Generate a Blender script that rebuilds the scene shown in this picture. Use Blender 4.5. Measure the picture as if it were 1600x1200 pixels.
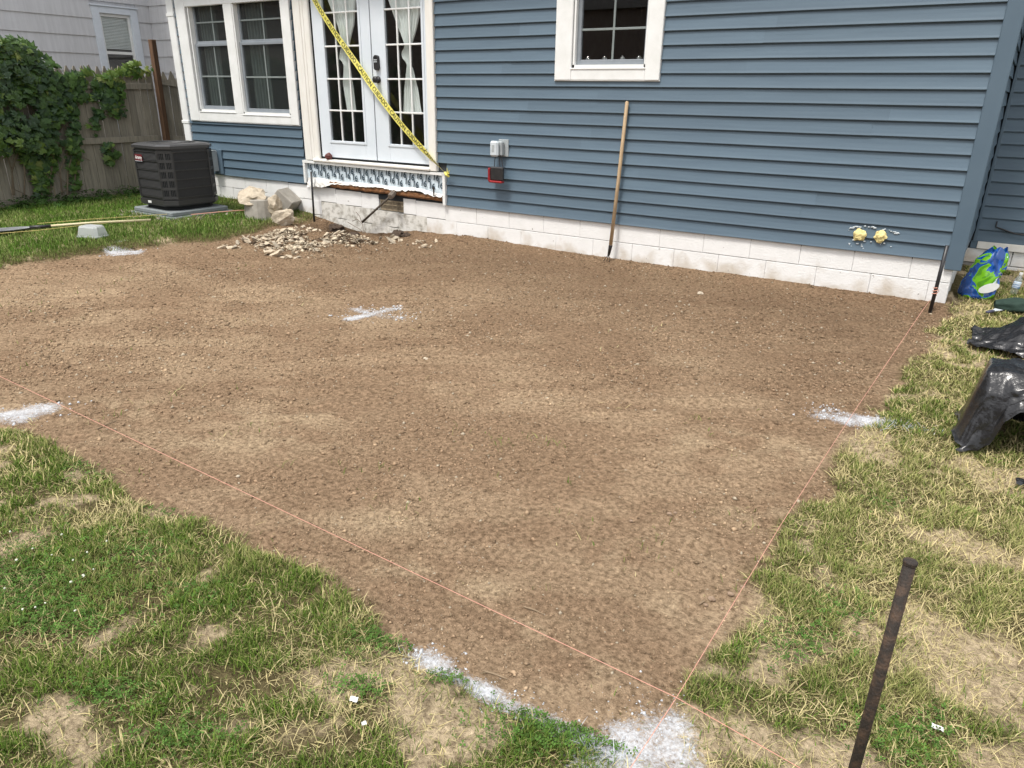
import bpy, bmesh, math, random
import numpy as np
from mathutils import Vector, Matrix, noise as mnoise

random.seed(7)
rng = np.random.default_rng(11)
scene = bpy.context.scene
for o in list(bpy.data.objects):
    bpy.data.objects.remove(o)
COL = scene.collection

# ------------------------------------------------------------------ camera
FPX = 1128.35                       # focal length in pixels of the 1600 px wide photograph
PITCH, YAW, ROLL = math.radians(21.904), math.radians(-32.402), math.radians(0.807)
CAM = np.array([0.0, -7.410, 1.749])
ZS = 0.43                           # height of the lower siding edge above the soil

def cam_axes():
    f = np.array([math.sin(YAW) * math.cos(PITCH), math.cos(YAW) * math.cos(PITCH), -math.sin(PITCH)])
    r = np.array([math.cos(YAW), -math.sin(YAW), 0.0])
    u = np.cross(r, f)
    return f, r * math.cos(ROLL) + u * math.sin(ROLL), -r * math.sin(ROLL) + u * math.cos(ROLL)
CF, CR, CU = cam_axes()
cam = bpy.data.cameras.new('camera')
cam.sensor_width = 36.0
cam.lens = 36.0 * FPX / 1600.0
cam.clip_start, cam.clip_end = 0.05, 500.0
cob = bpy.data.objects.new('camera', cam)
COL.objects.link(cob)
cob.matrix_world = Matrix(((CR[0], CU[0], -CF[0], CAM[0]), (CR[1], CU[1], -CF[1], CAM[1]),
                           (CR[2], CU[2], -CF[2], CAM[2]), (0, 0, 0, 1)))
scene.camera = cob

# ------------------------------------------------------------------ sky and sun
SUN_EL, SUN_AZ = math.radians(64), math.radians(194)     # azimuth clockwise from +y
w = bpy.data.worlds.new('World')
scene.world = w
w.use_nodes = True
nt = w.node_tree
bg = nt.nodes['Background']
sky = nt.nodes.new('ShaderNodeTexSky')
sky.sky_type = 'NISHITA'
sky.sun_disc = False
sky.sun_elevation = SUN_EL
sky.sun_rotation = SUN_AZ
sky.air_density = 1.0
sky.dust_density = 6.0
sky.ozone_density = 1.0
hs = nt.nodes.new('ShaderNodeHueSaturation')           # thin overcast: greyer than a clear sky
hs.inputs['Saturation'].default_value = 0.25
nt.links.new(sky.outputs[0], hs.inputs['Color'])
cl = nt.nodes.new('ShaderNodeMix'); cl.data_type = 'RGBA'      # even high cloud over the clear sky
cl.inputs['Factor'].default_value = 0.5
cl.inputs['B'].default_value = (8.0, 8.2, 8.6, 1)
nt.links.new(hs.outputs[0], cl.inputs['A'])
nt.links.new(cl.outputs['Result'], bg.inputs['Color'])
bg.inputs['Strength'].default_value = 0.095
sl = bpy.data.lights.new('sun', 'SUN')
sl.energy = 1.5
sl.angle = math.radians(11)
sl.color = (1.0, 0.95, 0.88)
sun = bpy.data.objects.new('sun', sl)
COL.objects.link(sun)
sd = Vector((math.sin(SUN_AZ) * math.cos(SUN_EL), math.cos(SUN_AZ) * math.cos(SUN_EL), math.sin(SUN_EL)))
sun.rotation_euler = (-sd).to_track_quat('-Z', 'Y').to_euler()
sun.location = (0, 0, 20)
vs = scene.view_settings
vs.view_transform = 'Standard'
vs.look = 'None'
vs.exposure = 1.06
vs.gamma = 1.0
vs.use_curve_mapping = False

# ------------------------------------------------------------------ pixel helpers
def ray(u, v):
    return CF + CR * (u - 800) / FPX - CU * (v - 600) / FPX
def pg(u, v, z=0.0):                 # pixel on a level plane
    d = ray(u, v); t = (z - CAM[2]) / d[2]
    return CAM + d * t
def pw(u, v, y=0.0):                 # pixel on a plane parallel to the house wall
    d = ray(u, v); t = (y - CAM[1]) / d[1]
    return CAM + d * t
def px_(u, v, x):                    # pixel on a plane across the wall
    d = ray(u, v); t = (x - CAM[0]) / d[0]
    return CAM + d * t
def project(p):
    d = np.asarray(p) - CAM
    k = d @ CF
    return 800 + FPX * (d @ CR) / k, 600 - FPX * (d @ CU) / k, k

# ------------------------------------------------------------------ noise in numpy
def vnoise(x, y, s=1.0, seed=0):
    x = np.asarray(x) * s + seed * 17.31; y = np.asarray(y) * s + seed * 9.77
    xi = np.floor(x); yi = np.floor(y); fx = x - xi; fy = y - yi
    fx = fx * fx * (3 - 2 * fx); fy = fy * fy * (3 - 2 * fy)
    def h(a, b):
        q = np.sin(a * 127.1 + b * 311.7 + seed * 74.7) * 43758.5453
        return q - np.floor(q)
    return (h(xi, yi) * (1 - fx) + h(xi + 1, yi) * fx) * (1 - fy) + (h(xi, yi + 1) * (1 - fx) + h(xi + 1, yi + 1) * fx) * fy
def fbm(x, y, s=1.0, o=4, seed=0):
    r = 0.0; a = 0.5
    for i in range(o):
        r = r + a * vnoise(x, y, s * 2.03 ** i, seed + i); a *= 0.5
    return r / (1 - 0.5 ** o)
def sst(a, b, x):
    t = np.clip((np.asarray(x) - a) / (b - a), 0, 1)
    return t * t * (3 - 2 * t)

# ------------------------------------------------------------------ soil pad outline and ground height
PADPX = [(-250, 468), (0, 420), (60, 412), (130, 402), (180, 394), (250, 385), (330, 379), (385, 368), (440, 354), (500, 345)]
pad = [pg(*p)[:2] for p in PADPX]
pad += [np.array([-7.3, 0.25]), np.array([-0.10, 0.25])]
pad += [pg(*p)[:2] for p in [(1482, 492), (1470, 512), (1440, 545), (1404, 588), (1396, 618), (1368, 655), (1340, 690), (1296, 745),
        (1262, 790), (1232, 832), (1200, 890), (1158, 955), (1142, 1005), (1122, 1050), (1094, 1090), (1070, 1120), (1066, 1210),
        (960, 1185), (920, 1146), (840, 1118), (760, 1086), (700, 1058), (655, 1012), (600, 985), (540, 958), (474, 905), (400, 868),
        (330, 828), (262, 792), (185, 758), (120, 716), (60, 690), (0, 668), (-250, 560)]]
PAD = np.array(pad)
def sdf_pad(x, y):                   # > 0 inside the soil
    x = np.asarray(x, float); y = np.asarray(y, float)
    d = np.full(x.shape, 1e9); ins = np.zeros(x.shape, bool)
    n = len(PAD)
    for i in range(n):
        a = PAD[i]; b = PAD[(i + 1) % n]
        e = b - a; wx = x - a[0]; wy = y - a[1]
        t = np.clip((wx * e[0] + wy * e[1]) / (e @ e), 0, 1)
        d = np.minimum(d, np.hypot(wx - e[0] * t, wy - e[1] * t))
        c = (a[1] > y) != (b[1] > y)
        with np.errstate(divide='ignore', invalid='ignore'):
            xc = (b[0] - a[0]) * (y - a[1]) / (b[1] - a[1]) + a[0]
        ins ^= c & (x < xc)
    return np.where(ins, d, -d)
def sdf_edge(x, y):
    return sdf_pad(x, y) + (fbm(x, y, 5.0, 4, 3) - 0.5) * 0.26
def lawn_h(x, y):
    return 0.015 + 0.10 * sst(-7.4, -9.4, x) * sst(-4.6, -3.0, y)
def gh(x, y, fine=True):
    x = np.asarray(x, float); y = np.asarray(y, float)
    s = sst(-0.10, 0.03, sdf_edge(x, y))
    lawn = lawn_h(x, y) + (fbm(x, y, 1.1, 3, 21) - 0.5) * 0.03
    soil = (fbm(x, y, 0.9, 3, 5) - 0.5) * 0.03
    if fine:
        soil = soil + (fbm(x, y, 9.0, 4, 8) - 0.5) * 0.010 + (fbm(x + y * .3, y * 1.0, 30.0, 2, 12) - 0.5) * 0.010
        lawn = lawn + (fbm(x, y, 14.0, 3, 31) - 0.5) * 0.012
    tr = np.exp(-(((x + 7.15) / 0.75) ** 2 + ((y + 0.25) / 0.33) ** 2) ** 2)      # the hole below the door
    mound = np.exp(-(((x + 5.2) / 0.8) ** 2 + ((y + 0.12) / 0.22) ** 2))
    rub = np.exp(-(((x + 6.9) / 1.1) ** 2 + ((y + 0.75) / 0.38) ** 2) ** 2)
    soil = soil + .010 * np.clip(np.sin((x * .62 - y * .78) * 34 + 5 * fbm(x, y, 1.4, 2, 14)), -.2, 1) * sst(.45, .6, fbm(x, y, .8, 2, 18)) if fine else soil
    lip = .050 * np.exp(-(np.minimum(y, 0) / .13) ** 2) * (x > -10.9) * (x < -.05) * (y < .5)
    return lawn * (1 - s) + soil * s + lip * (1 - tr) - 0.11 * tr + 0.03 * mound + 0.025 * rub
def gz(x, y):
    return float(gh(np.array([x]), np.array([y]))[0])
def gpt(u, v, it=4):                 # pixel onto the uneven ground
    z = 0.0
    for _ in range(it):
        p = pg(u, v, z); z = gz(p[0], p[1])
    return pg(u, v, z)

# ------------------------------------------------------------------ mesh helpers
def tag(o, label=None, cat=None, group=None, kind=None):
    if label: o['label'] = label
    if cat: o['category'] = cat
    if group: o['group'] = group
    if kind: o['kind'] = kind
    return o
def empty(name, loc=(0, 0, 0), rz=0.0):
    o = bpy.data.objects.new(name, None)
    COL.objects.link(o); o.location = loc; o.rotation_euler = (0, 0, rz); o.empty_display_size = 0.1
    return o
def link_mesh(name, me, mat=None, parent=None):
    if mat is not None and not me.materials: me.materials.append(mat)
    o = bpy.data.objects.new(name, me)
    COL.objects.link(o)
    if parent is not None: o.parent = parent
    return o
class MB:
    def __init__(s): s.v = []; s.f = []; s.mi = []
    def add(s, vs, fs, m=0):
        b = len(s.v); s.v += [tuple(map(float, q)) for q in vs]
        s.f += [tuple(b + i for i in f) for f in fs]; s.mi += [m] * len(fs); return s
    def box(s, x0, x1, y0, y1, z0, z1, m=0, c=0.0):
        x0, x1 = min(x0, x1), max(x0, x1); y0, y1 = min(y0, y1), max(y0, y1); z0, z1 = min(z0, z1), max(z0, z1)
        if c <= 0:
            return s.add([(x0, y0, z0), (x1, y0, z0), (x1, y1, z0), (x0, y1, z0), (x0, y0, z1), (x1, y0, z1), (x1, y1, z1), (x0, y1, z1)],
                         [(0, 3, 2, 1), (4, 5, 6, 7), (0, 1, 5, 4), (1, 2, 6, 5), (2, 3, 7, 6), (3, 0, 4, 7)], m)
        c = min(c, (x1 - x0) * .45, (y1 - y0) * .45, (z1 - z0) * .45)
        vs = []; idx = {}
        X = (x0, x1); Y = (y0, y1); Z = (z0, z1)
        for i in (0, 1):
            for j in (0, 1):
                for k in (0, 1):
                    sx, sy, sz = (c, -c)[i], (c, -c)[j], (c, -c)[k]
                    idx[i, j, k, 0] = len(vs); vs.append((X[i], Y[j] + sy, Z[k] + sz))
                    idx[i, j, k, 1] = len(vs); vs.append((X[i] + sx, Y[j], Z[k] + sz))
                    idx[i, j, k, 2] = len(vs); vs.append((X[i] + sx, Y[j] + sy, Z[k]))
        F = []
        def q(l, flip): F.append(tuple(l[::-1] if flip else l))
        for i in (0, 1):
            q([idx[i, 0, 0, 0], idx[i, 1, 0, 0], idx[i, 1, 1, 0], idx[i, 0, 1, 0]], i == 0)
            q([idx[0, i, 0, 1], idx[0, i, 1, 1], idx[1, i, 1, 1], idx[1, i, 0, 1]], i == 0)
            q([idx[0, 0, i, 2], idx[1, 0, i, 2], idx[1, 1, i, 2], idx[0, 1, i, 2]], i == 0)
        for i in (0, 1):
            for j in (0, 1):
                fl = (i + j) % 2 == 0
                q([idx[i, j, 0, 0], idx[i, j, 0, 1], idx[i, j, 1, 1], idx[i, j, 1, 0]], fl)
                q([idx[i, 0, j, 0], idx[i, 1, j, 0], idx[i, 1, j, 2], idx[i, 0, j, 2]], fl)
                q([idx[0, i, j, 1], idx[1, i, j, 1], idx[1, i, j, 2], idx[0, i, j, 2]], not fl)
                for k in (0, 1):
                    q([idx[i, j, k, 0], idx[i, j, k, 1], idx[i, j, k, 2]], (i + j + k) % 2 == 1)
        return s.add(vs, F, m)
    def tube(s, pts, r, n=8, cap=True, m=0):
        pts = [Vector(p) for p in pts]; rs = r if isinstance(r, (list, tuple)) else [r] * len(pts)
        vs = []; fs = []
        prev = None
        for i, p in enumerate(pts):
            t = (pts[min(i + 1, len(pts) - 1)] - pts[max(i - 1, 0)]).normalized()
            a = prev if prev is not None else (Vector((0, 0, 1)) if abs(t.z) < .9 else Vector((1, 0, 0)))
            a = (a - t * a.dot(t)).normalized(); prev = a
            b = t.cross(a)
            for k in range(n):
                g = 2 * math.pi * k / n
                vs.append(p + (a * math.cos(g) + b * math.sin(g)) * rs[i])
        for i in range(len(pts) - 1):
            for k in range(n):
                fs.append((i * n + k, i * n + (k + 1) % n, (i + 1) * n + (k + 1) % n, (i + 1) * n + k))
        if cap:
            fs.append(tuple(range(n - 1, -1, -1))); fs.append(tuple((len(pts) - 1) * n + k for k in range(n)))
        return s.add(vs, fs, m)
    def lathe(s, prof, n=20, o=(0, 0, 0), m=0, squash=1.0):
        vs = []; fs = []
        for r, z in prof:
            for k in range(n):
                g = 2 * math.pi * k / n
                vs.append((o[0] + r * math.cos(g), o[1] + r * math.sin(g) * squash, o[2] + z))
        for i in range(len(prof) - 1):
            for k in range(n):
                fs.append((i * n + k, i * n + (k + 1) % n, (i + 1) * n + (k + 1) % n, (i + 1) * n + k))
        fs.append(tuple(range(n - 1, -1, -1))); fs.append(tuple((len(prof) - 1) * n + k for k in range(n)))
        return s.add(vs, fs, m)
    def prism(s, poly, y0, y1, m=0):           # polygon in x,z pushed through y
        n = len(poly)
        vs = [(x, y0, z) for x, z in poly] + [(x, y1, z) for x, z in poly]
        fs = [tuple(range(n)), tuple(range(2 * n - 1, n - 1, -1))]
        fs += [(i, n + i, n + (i + 1) % n, (i + 1) % n) for i in range(n)]
        return s.add(vs, fs, m)
    def mesh(s, name, mats, smooth=False):
        me = bpy.data.meshes.new(name)
        me.from_pydata(s.v, [], s.f)
        if not isinstance(mats, (list, tuple)): mats = [mats]
        for m in mats: me.materials.append(m)
        if len(mats) > 1: me.polygons.foreach_set('material_index', s.mi)
        if smooth: me.polygons.foreach_set('use_smooth', [True] * len(me.polygons))
        me.update()
        return me
    def build(s, name, mats, parent=None, smooth=False):
        return link_mesh(name, s.mesh(name, mats, smooth), None, parent)
def np_mesh(name, V, F, mat, col=None, smooth=False):
    """V (n,3), F list of (m,k) index arrays"""
    me = bpy.data.meshes.new(name)
    V = np.asarray(V, np.float32)
    me.vertices.add(len(V)); me.vertices.foreach_set('co', V.ravel())
    tot = sum(f.size for f in F); npol = sum(len(f) for f in F)
    me.loops.add(tot); me.polygons.add(npol)
    li = np.concatenate([f.ravel() for f in F]).astype(np.int32)
    ls = []; b = 0
    for f in F:
        ls.append(b + np.arange(len(f)) * f.shape[1]); b += f.size
    me.loops.foreach_set('vertex_index', li)
    me.polygons.foreach_set('loop_start', np.concatenate(ls).astype(np.int32))
    if smooth: me.polygons.foreach_set('use_smooth', np.ones(npol, bool))
    me.update(calc_edges=True)
    me.validate()
    if col is not None:
        a = me.color_attributes.new('Col', 'FLOAT_COLOR', 'POINT')
        c = np.ones((len(V), 4), np.float32); c[:, :3] = col
        a.data.foreach_set('color', c.ravel())
    me.materials.append(mat)
    return me

# ------------------------------------------------------------------ materials
MATS = {}
def mat(name, c1, c2=None, rough=0.7, scale=8.0, stretch=(1, 1, 1), bump=0.0, bscale=60.0, metal=0.0, spec=0.5, detail=5.0, lo=0.35, hi=0.65,
        attr=False, coat=0.0, trans=0.0, bdist=0.01):
    if name in MATS: return MATS[name]
    m = bpy.data.materials.new(name); m.use_nodes = True
    t = m.node_tree; N = t.nodes; L = t.links
    p = N['Principled BSDF']
    p.inputs['Roughness'].default_value = rough; p.inputs['Metallic'].default_value = metal
    p.inputs['Specular IOR Level'].default_value = spec; p.inputs['Coat Weight'].default_value = coat
    tc = N.new('ShaderNodeTexCoord'); mp = N.new('ShaderNodeMapping'); mp.inputs['Scale'].default_value = stretch
    L.new(tc.outputs['Object'], mp.inputs['Vector'])
    nz = N.new('ShaderNodeTexNoise'); nz.inputs['Scale'].default_value = scale; nz.inputs['Detail'].default_value = detail
    nz.inputs['Roughness'].default_value = 0.62
    L.new(mp.outputs[0], nz.inputs['Vector'])
    cr = N.new('ShaderNodeValToRGB'); cr.color_ramp.elements[0].position = lo; cr.color_ramp.elements[1].position = hi
    c2 = c2 or tuple(q * 0.85 for q in c1)
    cr.color_ramp.elements[0].color = (*c1, 1); cr.color_ramp.elements[1].color = (*c2, 1)
    L.new(nz.outputs['Fac'], cr.inputs[0])
    out = cr.outputs[0]
    if attr:
        at = N.new('ShaderNodeAttribute'); at.attribute_name = 'Col'
        mx = N.new('ShaderNodeMix'); mx.data_type = 'RGBA'; mx.blend_type = 'MULTIPLY'; mx.inputs['Factor'].default_value = 1.0
        L.new(at.outputs['Color'], mx.inputs['A']); L.new(out, mx.inputs['B']); out = mx.outputs['Result']
    L.new(out, p.inputs['Base Color'])
    if bump:
        n2 = N.new('ShaderNodeTexNoise'); n2.inputs['Scale'].default_value = bscale; n2.inputs['Detail'].default_value = 5.0
        L.new(mp.outputs[0], n2.inputs['Vector'])
        b = N.new('ShaderNodeBump'); b.inputs['Strength'].default_value = bump; b.inputs['Distance'].default_value = bdist
        L.new(n2.outputs['Fac'], b.inputs['Height']); L.new(b.outputs[0], p.inputs['Normal'])
    if trans:
        tr = N.new('ShaderNodeBsdfTranslucent'); L.new(out, tr.inputs['Color'])
        ms = N.new('ShaderNodeMixShader'); ms.inputs[0].default_value = trans
        L.new(p.outputs[0], ms.inputs[1]); L.new(tr.outputs[0], ms.inputs[2])
        L.new(ms.outputs[0], N['Material Output'].inputs['Surface'])
    MATS[name] = m
    return m
def glass_mat(name, tint=(0.92, 0.96, 0.95), boost=1.6, rough=0.0, film=0.0):
    m = bpy.data.materials.new(name); m.use_nodes = True
    t = m.node_tree; N = t.nodes; L = t.links
    N.remove(N['Principled BSDF'])
    tr = N.new('ShaderNodeBsdfTransparent'); tr.inputs['Color'].default_value = (*tint, 1)
    gl = N.new('ShaderNodeBsdfGlossy'); gl.inputs['Roughness'].default_value = rough
    ge = N.new('ShaderNodeNewGeometry'); dt = N.new('ShaderNodeVectorMath'); dt.operation = 'DOT_PRODUCT'
    L.new(ge.outputs['Incoming'], dt.inputs[0]); L.new(ge.outputs['Normal'], dt.inputs[1])
    ab = N.new('ShaderNodeMath'); ab.operation = 'ABSOLUTE'; L.new(dt.outputs['Value'], ab.inputs[0])
    om = N.new('ShaderNodeMath'); om.operation = 'SUBTRACT'; om.inputs[0].default_value = 1.0; om.use_clamp = True; L.new(ab.outputs[0], om.inputs[1])
    pw5 = N.new('ShaderNodeMath'); pw5.operation = 'POWER'; pw5.inputs[1].default_value = 5.0; L.new(om.outputs[0], pw5.inputs[0])
    fr = N.new('ShaderNodeMath'); fr.operation = 'MULTIPLY_ADD'; fr.inputs[1].default_value = 0.96; fr.inputs[2].default_value = 0.04; L.new(pw5.outputs[0], fr.inputs[0])
    mu = N.new('ShaderNodeMath'); mu.operation = 'MULTIPLY'; mu.inputs[1].default_value = boost; mu.use_clamp = True
    L.new(fr.outputs[0], mu.inputs[0])
    ms = N.new('ShaderNodeMixShader'); L.new(mu.outputs[0], ms.inputs[0]); L.new(tr.outputs[0], ms.inputs[1]); L.new(gl.outputs[0], ms.inputs[2])
    out = ms.outputs[0]
    if film:
        df = N.new('ShaderNodeBsdfDiffuse'); df.inputs['Color'].default_value = (*tint, 1)
        m2 = N.new('ShaderNodeMixShader'); m2.inputs[0].default_value = film
        L.new(out, m2.inputs[1]); L.new(df.outputs[0], m2.inputs[2]); out = m2.outputs[0]
    L.new(out, N['Material Output'].inputs['Surface'])
    return m

M_SIDING = mat('blue_vinyl', (0.085, 0.128, 0.169), (0.099, 0.147, 0.190), rough=0.42, scale=2.2, stretch=(0.6, 4, 9), bump=0.06, bscale=220, spec=0.45)
def board_tint(m, amp):
    t = m.node_tree; N = t.nodes; L = t.links; p = N['Principled BSDF']; old = p.inputs['Base Color'].links[0].from_socket
    oi = N.new('ShaderNodeObjectInfo'); mr = N.new('ShaderNodeMapRange'); mr.inputs['To Min'].default_value = 1 - amp; mr.inputs['To Max'].default_value = 1 + amp
    L.new(oi.outputs['Random'], mr.inputs['Value'])
    hv = N.new('ShaderNodeHueSaturation'); L.new(mr.outputs[0], hv.inputs['Value']); L.new(old, hv.inputs['Color']); L.new(hv.outputs[0], p.inputs['Base Color'])
board_tint(M_SIDING, .07)
M_POST = mat('blue_trim', (0.080, 0.122, 0.162), (0.091, 0.135, 0.176), rough=0.45, scale=2.0, bump=0.05, bscale=120)
M_WHITE = mat('white_trim', (0.80, 0.81, 0.80), (0.72, 0.73, 0.71), rough=0.45, scale=5.0, bump=0.05, bscale=90)
M_CREAM = mat('aged_white', (0.77, 0.755, 0.71), (0.71, 0.685, 0.625), rough=0.55, scale=6.0, stretch=(3, 3, .7), bump=0.1, bscale=80, lo=.4, hi=.75)
M_DOOR = mat('door_paint', (0.68, 0.73, 0.78), (0.63, 0.69, 0.74), rough=0.35, scale=3.0)
M_VSASH = mat('sash_vinyl', (0.24, 0.265, 0.29), (0.20, 0.225, 0.25), rough=0.5, scale=6.0)  # shadow and screen dimness on the sashes put into this grey
M_GRID = mat('grid_bars', (0.22, 0.25, 0.245), (0.18, 0.21, 0.205), rough=0.5)
M_DARK = mat('dark_gap', (0.012, 0.014, 0.016), rough=0.9)
M_SHEATH = mat('sheathing', (0.03, 0.035, 0.04), rough=0.9)
M_ROOM = mat('room_paint', (0.10, 0.11, 0.11), (0.08, 0.085, 0.085), rough=0.9)
M_RFLOOR = mat('room_floor', (0.10, 0.06, 0.035), (0.07, 0.04, 0.025), rough=0.5, scale=4)
M_ROOF = mat('shingles', (0.06, 0.058, 0.055), (0.10, 0.095, 0.09), rough=0.9, scale=20, bump=.3)
M_CURT = mat('curtain', (0.82, 0.86, 0.84), (0.76, 0.81, 0.79), rough=0.9, scale=30, stretch=(4, 1, .3), trans=0.15)
M_SHEER = mat('sheer_curtain', (0.22, 0.25, 0.245), (0.16, 0.185, 0.18), rough=0.9, scale=20, stretch=(6, 1, .2), trans=0.3)
M_GLASS = glass_mat('window_glass', tint=(0.97, 0.985, 0.98), boost=2.2)
M_GLASSW = glass_mat('screened_glass', tint=(0.62, 0.67, 0.66), boost=1.2, film=0.035)
M_BLACK = mat('black_metal', (0.015, 0.015, 0.017), (0.025, 0.024, 0.025), rough=0.4, scale=20)
M_RUST = mat('rusty_steel', (0.022, 0.016, 0.012), (0.085, 0.050, 0.030), rough=0.75, scale=40, bump=0.4, bscale=150, lo=.45, hi=.72)
M_GREY = mat('grey_plastic', (0.38, 0.41, 0.42), (0.31, 0.34, 0.35), rough=0.5, scale=10)
M_LGREY = mat('light_grey_plastic', (0.58, 0.63, 0.66), (0.50, 0.55, 0.58), rough=0.4, scale=10)
M_RED = mat('red_plastic', (0.30, 0.010, 0.014), (0.24, 0.008, 0.012), rough=0.4)
M_DKRED = mat('dark_red', (0.13, 0.028, 0.022), (0.08, 0.02, 0.016), rough=0.5, scale=30, bump=.3)
M_HANDLE = mat('ash_handle', (0.52, 0.385, 0.235), (0.35, 0.24, 0.14), rough=0.65, scale=12, stretch=(6, 6, .8), bump=.2, bscale=60, lo=.35, hi=.7)
M_BROWNWOOD = mat('rotten_wood', (0.30, 0.135, 0.05), (0.10, 0.048, 0.022), rough=0.9, scale=14, stretch=(2, 2, 5), bump=.8, bscale=60, lo=.35, hi=.7)
M_STAINED = mat('stained_post', (0.15, 0.080, 0.040), (0.085, 0.046, 0.026), rough=0.8, scale=9, stretch=(5, 5, .5), bump=.3)
M_FENCE = [mat('weathered_cedar_%d' % i, c, tuple(q * .55 for q in c), rough=0.9, scale=7, stretch=(6, 6, .5), bump=.5, bscale=50, lo=.3, hi=.75)
           for i, c in enumerate([(0.31, 0.28, 0.22), (0.265, 0.24, 0.19), (0.345, 0.313, 0.252)])]
M_CONC = mat('concrete_grey', (0.36, 0.335, 0.29), (0.27, 0.25, 0.215), rough=0.95, scale=9, bump=.4, bscale=70)
M_RUBBLE = mat('broken_concrete', (0.66, 0.56, 0.42), (0.46, 0.37, 0.26), rough=0.95, scale=22, bump=.7, bscale=70, lo=.38, hi=.7)
M_STONE = mat('pale_stone', (0.52, 0.45, 0.35), (0.36, 0.30, 0.22), rough=0.95, scale=14, bump=.8, bscale=50, lo=.35, hi=.7)
M_PADG = mat('pad_plastic', (0.20, 0.225, 0.23), (0.17, 0.19, 0.195), rough=0.8, scale=12, bump=.2)
M_AC = mat('ac_steel', (0.036, 0.036, 0.036), (0.030, 0.030, 0.030), rough=0.5, scale=30)
M_ACTOP = mat('ac_top', (0.055, 0.055, 0.056), (0.045, 0.045, 0.046), rough=0.35, scale=30)
M_BAG = mat('black_plastic', (0.010, 0.010, 0.011), (0.018, 0.018, 0.020), rough=0.22, scale=6, bump=.45, bscale=24, spec=.55, bdist=.012)
M_TAPE = mat('yellow_tape', (0.80, 0.72, 0.12), (0.78, 0.73, 0.22), rough=0.4, scale=14)
M_INK = mat('black_ink', (0.02, 0.02, 0.018), rough=0.6)
M_WRAP = mat('house_wrap', (0.66, 0.76, 0.82), (0.60, 0.70, 0.77), rough=0.4, scale=9, bump=.35, bscale=18)
M_WRAPF = mat('torn_film', (0.74, 0.74, 0.72), (0.62, 0.60, 0.56), rough=0.45, scale=9, bump=.5, bscale=25)
M_NAVY = mat('navy_print', (0.035, 0.06, 0.085), rough=0.6)
M_FOAM = mat('spray_foam', (0.80, 0.68, 0.30), (0.72, 0.60, 0.27), rough=0.8, scale=30, bump=.6)
M_PINK = mat('pink_line', (0.62, 0.28, 0.21), (0.60, 0.33, 0.25), rough=0.8, scale=60)
M_YLINE = mat('yellow_line', (0.62, 0.50, 0.18), (0.55, 0.44, 0.16), rough=0.8, scale=60)
M_YHAND = mat('yellow_handle', (0.66, 0.58, 0.36), (0.58, 0.50, 0.30), rough=0.5, scale=20)
M_TUB = glass_mat('clear_tub', tint=(0.82, 0.85, 0.85), boost=2.2, rough=.12, film=.4)
M_BOTTLE = glass_mat('clear_bottle', tint=(0.88, 0.93, 0.95), boost=2.0, rough=.03, film=.12)
M_PAINT = mat('white_marking', (0.60, 0.62, 0.65), (0.42, 0.44, 0.47), rough=0.9, scale=40)
M_WIRE = mat('wire', (0.16, 0.12, 0.09), (0.24, 0.20, 0.16), rough=0.7)
M_VENT = mat('vent_metal', (0.34, 0.29, 0.20), (0.20, 0.15, 0.10), rough=0.8, scale=25, lo=.35, hi=.7)
M_SHING = mat('grey_shingle_siding', (0.60, 0.605, 0.62), (0.53, 0.535, 0.55), rough=0.85, scale=3.0, stretch=(7, 7, .5), bump=.3, bscale=30)
M_BROWNS = mat('brown_clapboard', (0.30, 0.245, 0.215), (0.25, 0.20, 0.175), rough=0.7, scale=4)
M_BLIND = mat('blind_slats', (0.62, 0.66, 0.65), (0.55, 0.60, 0.59), rough=0.6)
M_LEAF = mat('vine_leaf', (1, 1, 1), (0.75, 0.8, 0.75), rough=0.45, scale=9, attr=True, trans=0.22, spec=.4)
M_LEAFA = [mat('creeper_leaf_%d' % i, c, tuple(q * .7 for q in c), rough=0.42, scale=20, trans=0.2, spec=.45)
           for i, c in enumerate([(0.082, 0.158, 0.030), (0.058, 0.118, 0.028), (0.044, 0.090, 0.036), (0.140, 0.220, 0.038), (0.22, 0.26, 0.065)])]
M_GRASS = mat('grass_blades', (1, 1, 1), (0.85, 0.85, 0.85), rough=0.7, scale=3, attr=True, trans=0.18, spec=.08)
M_CLOD = mat('soil_clod', (1, 1, 1), (0.7, 0.7, 0.7), rough=0.95, scale=90, attr=True, spec=.04)
M_GRAVEL = mat('pea_gravel', (0.42, 0.36, 0.30), (0.25, 0.2, 0.17), rough=0.9, scale=30)
M_GREENF = mat('green_cloth', (0.010, 0.028, 0.020), (0.018, 0.042, 0.030), rough=0.85, scale=20, bump=.4, bscale=40)

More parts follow.
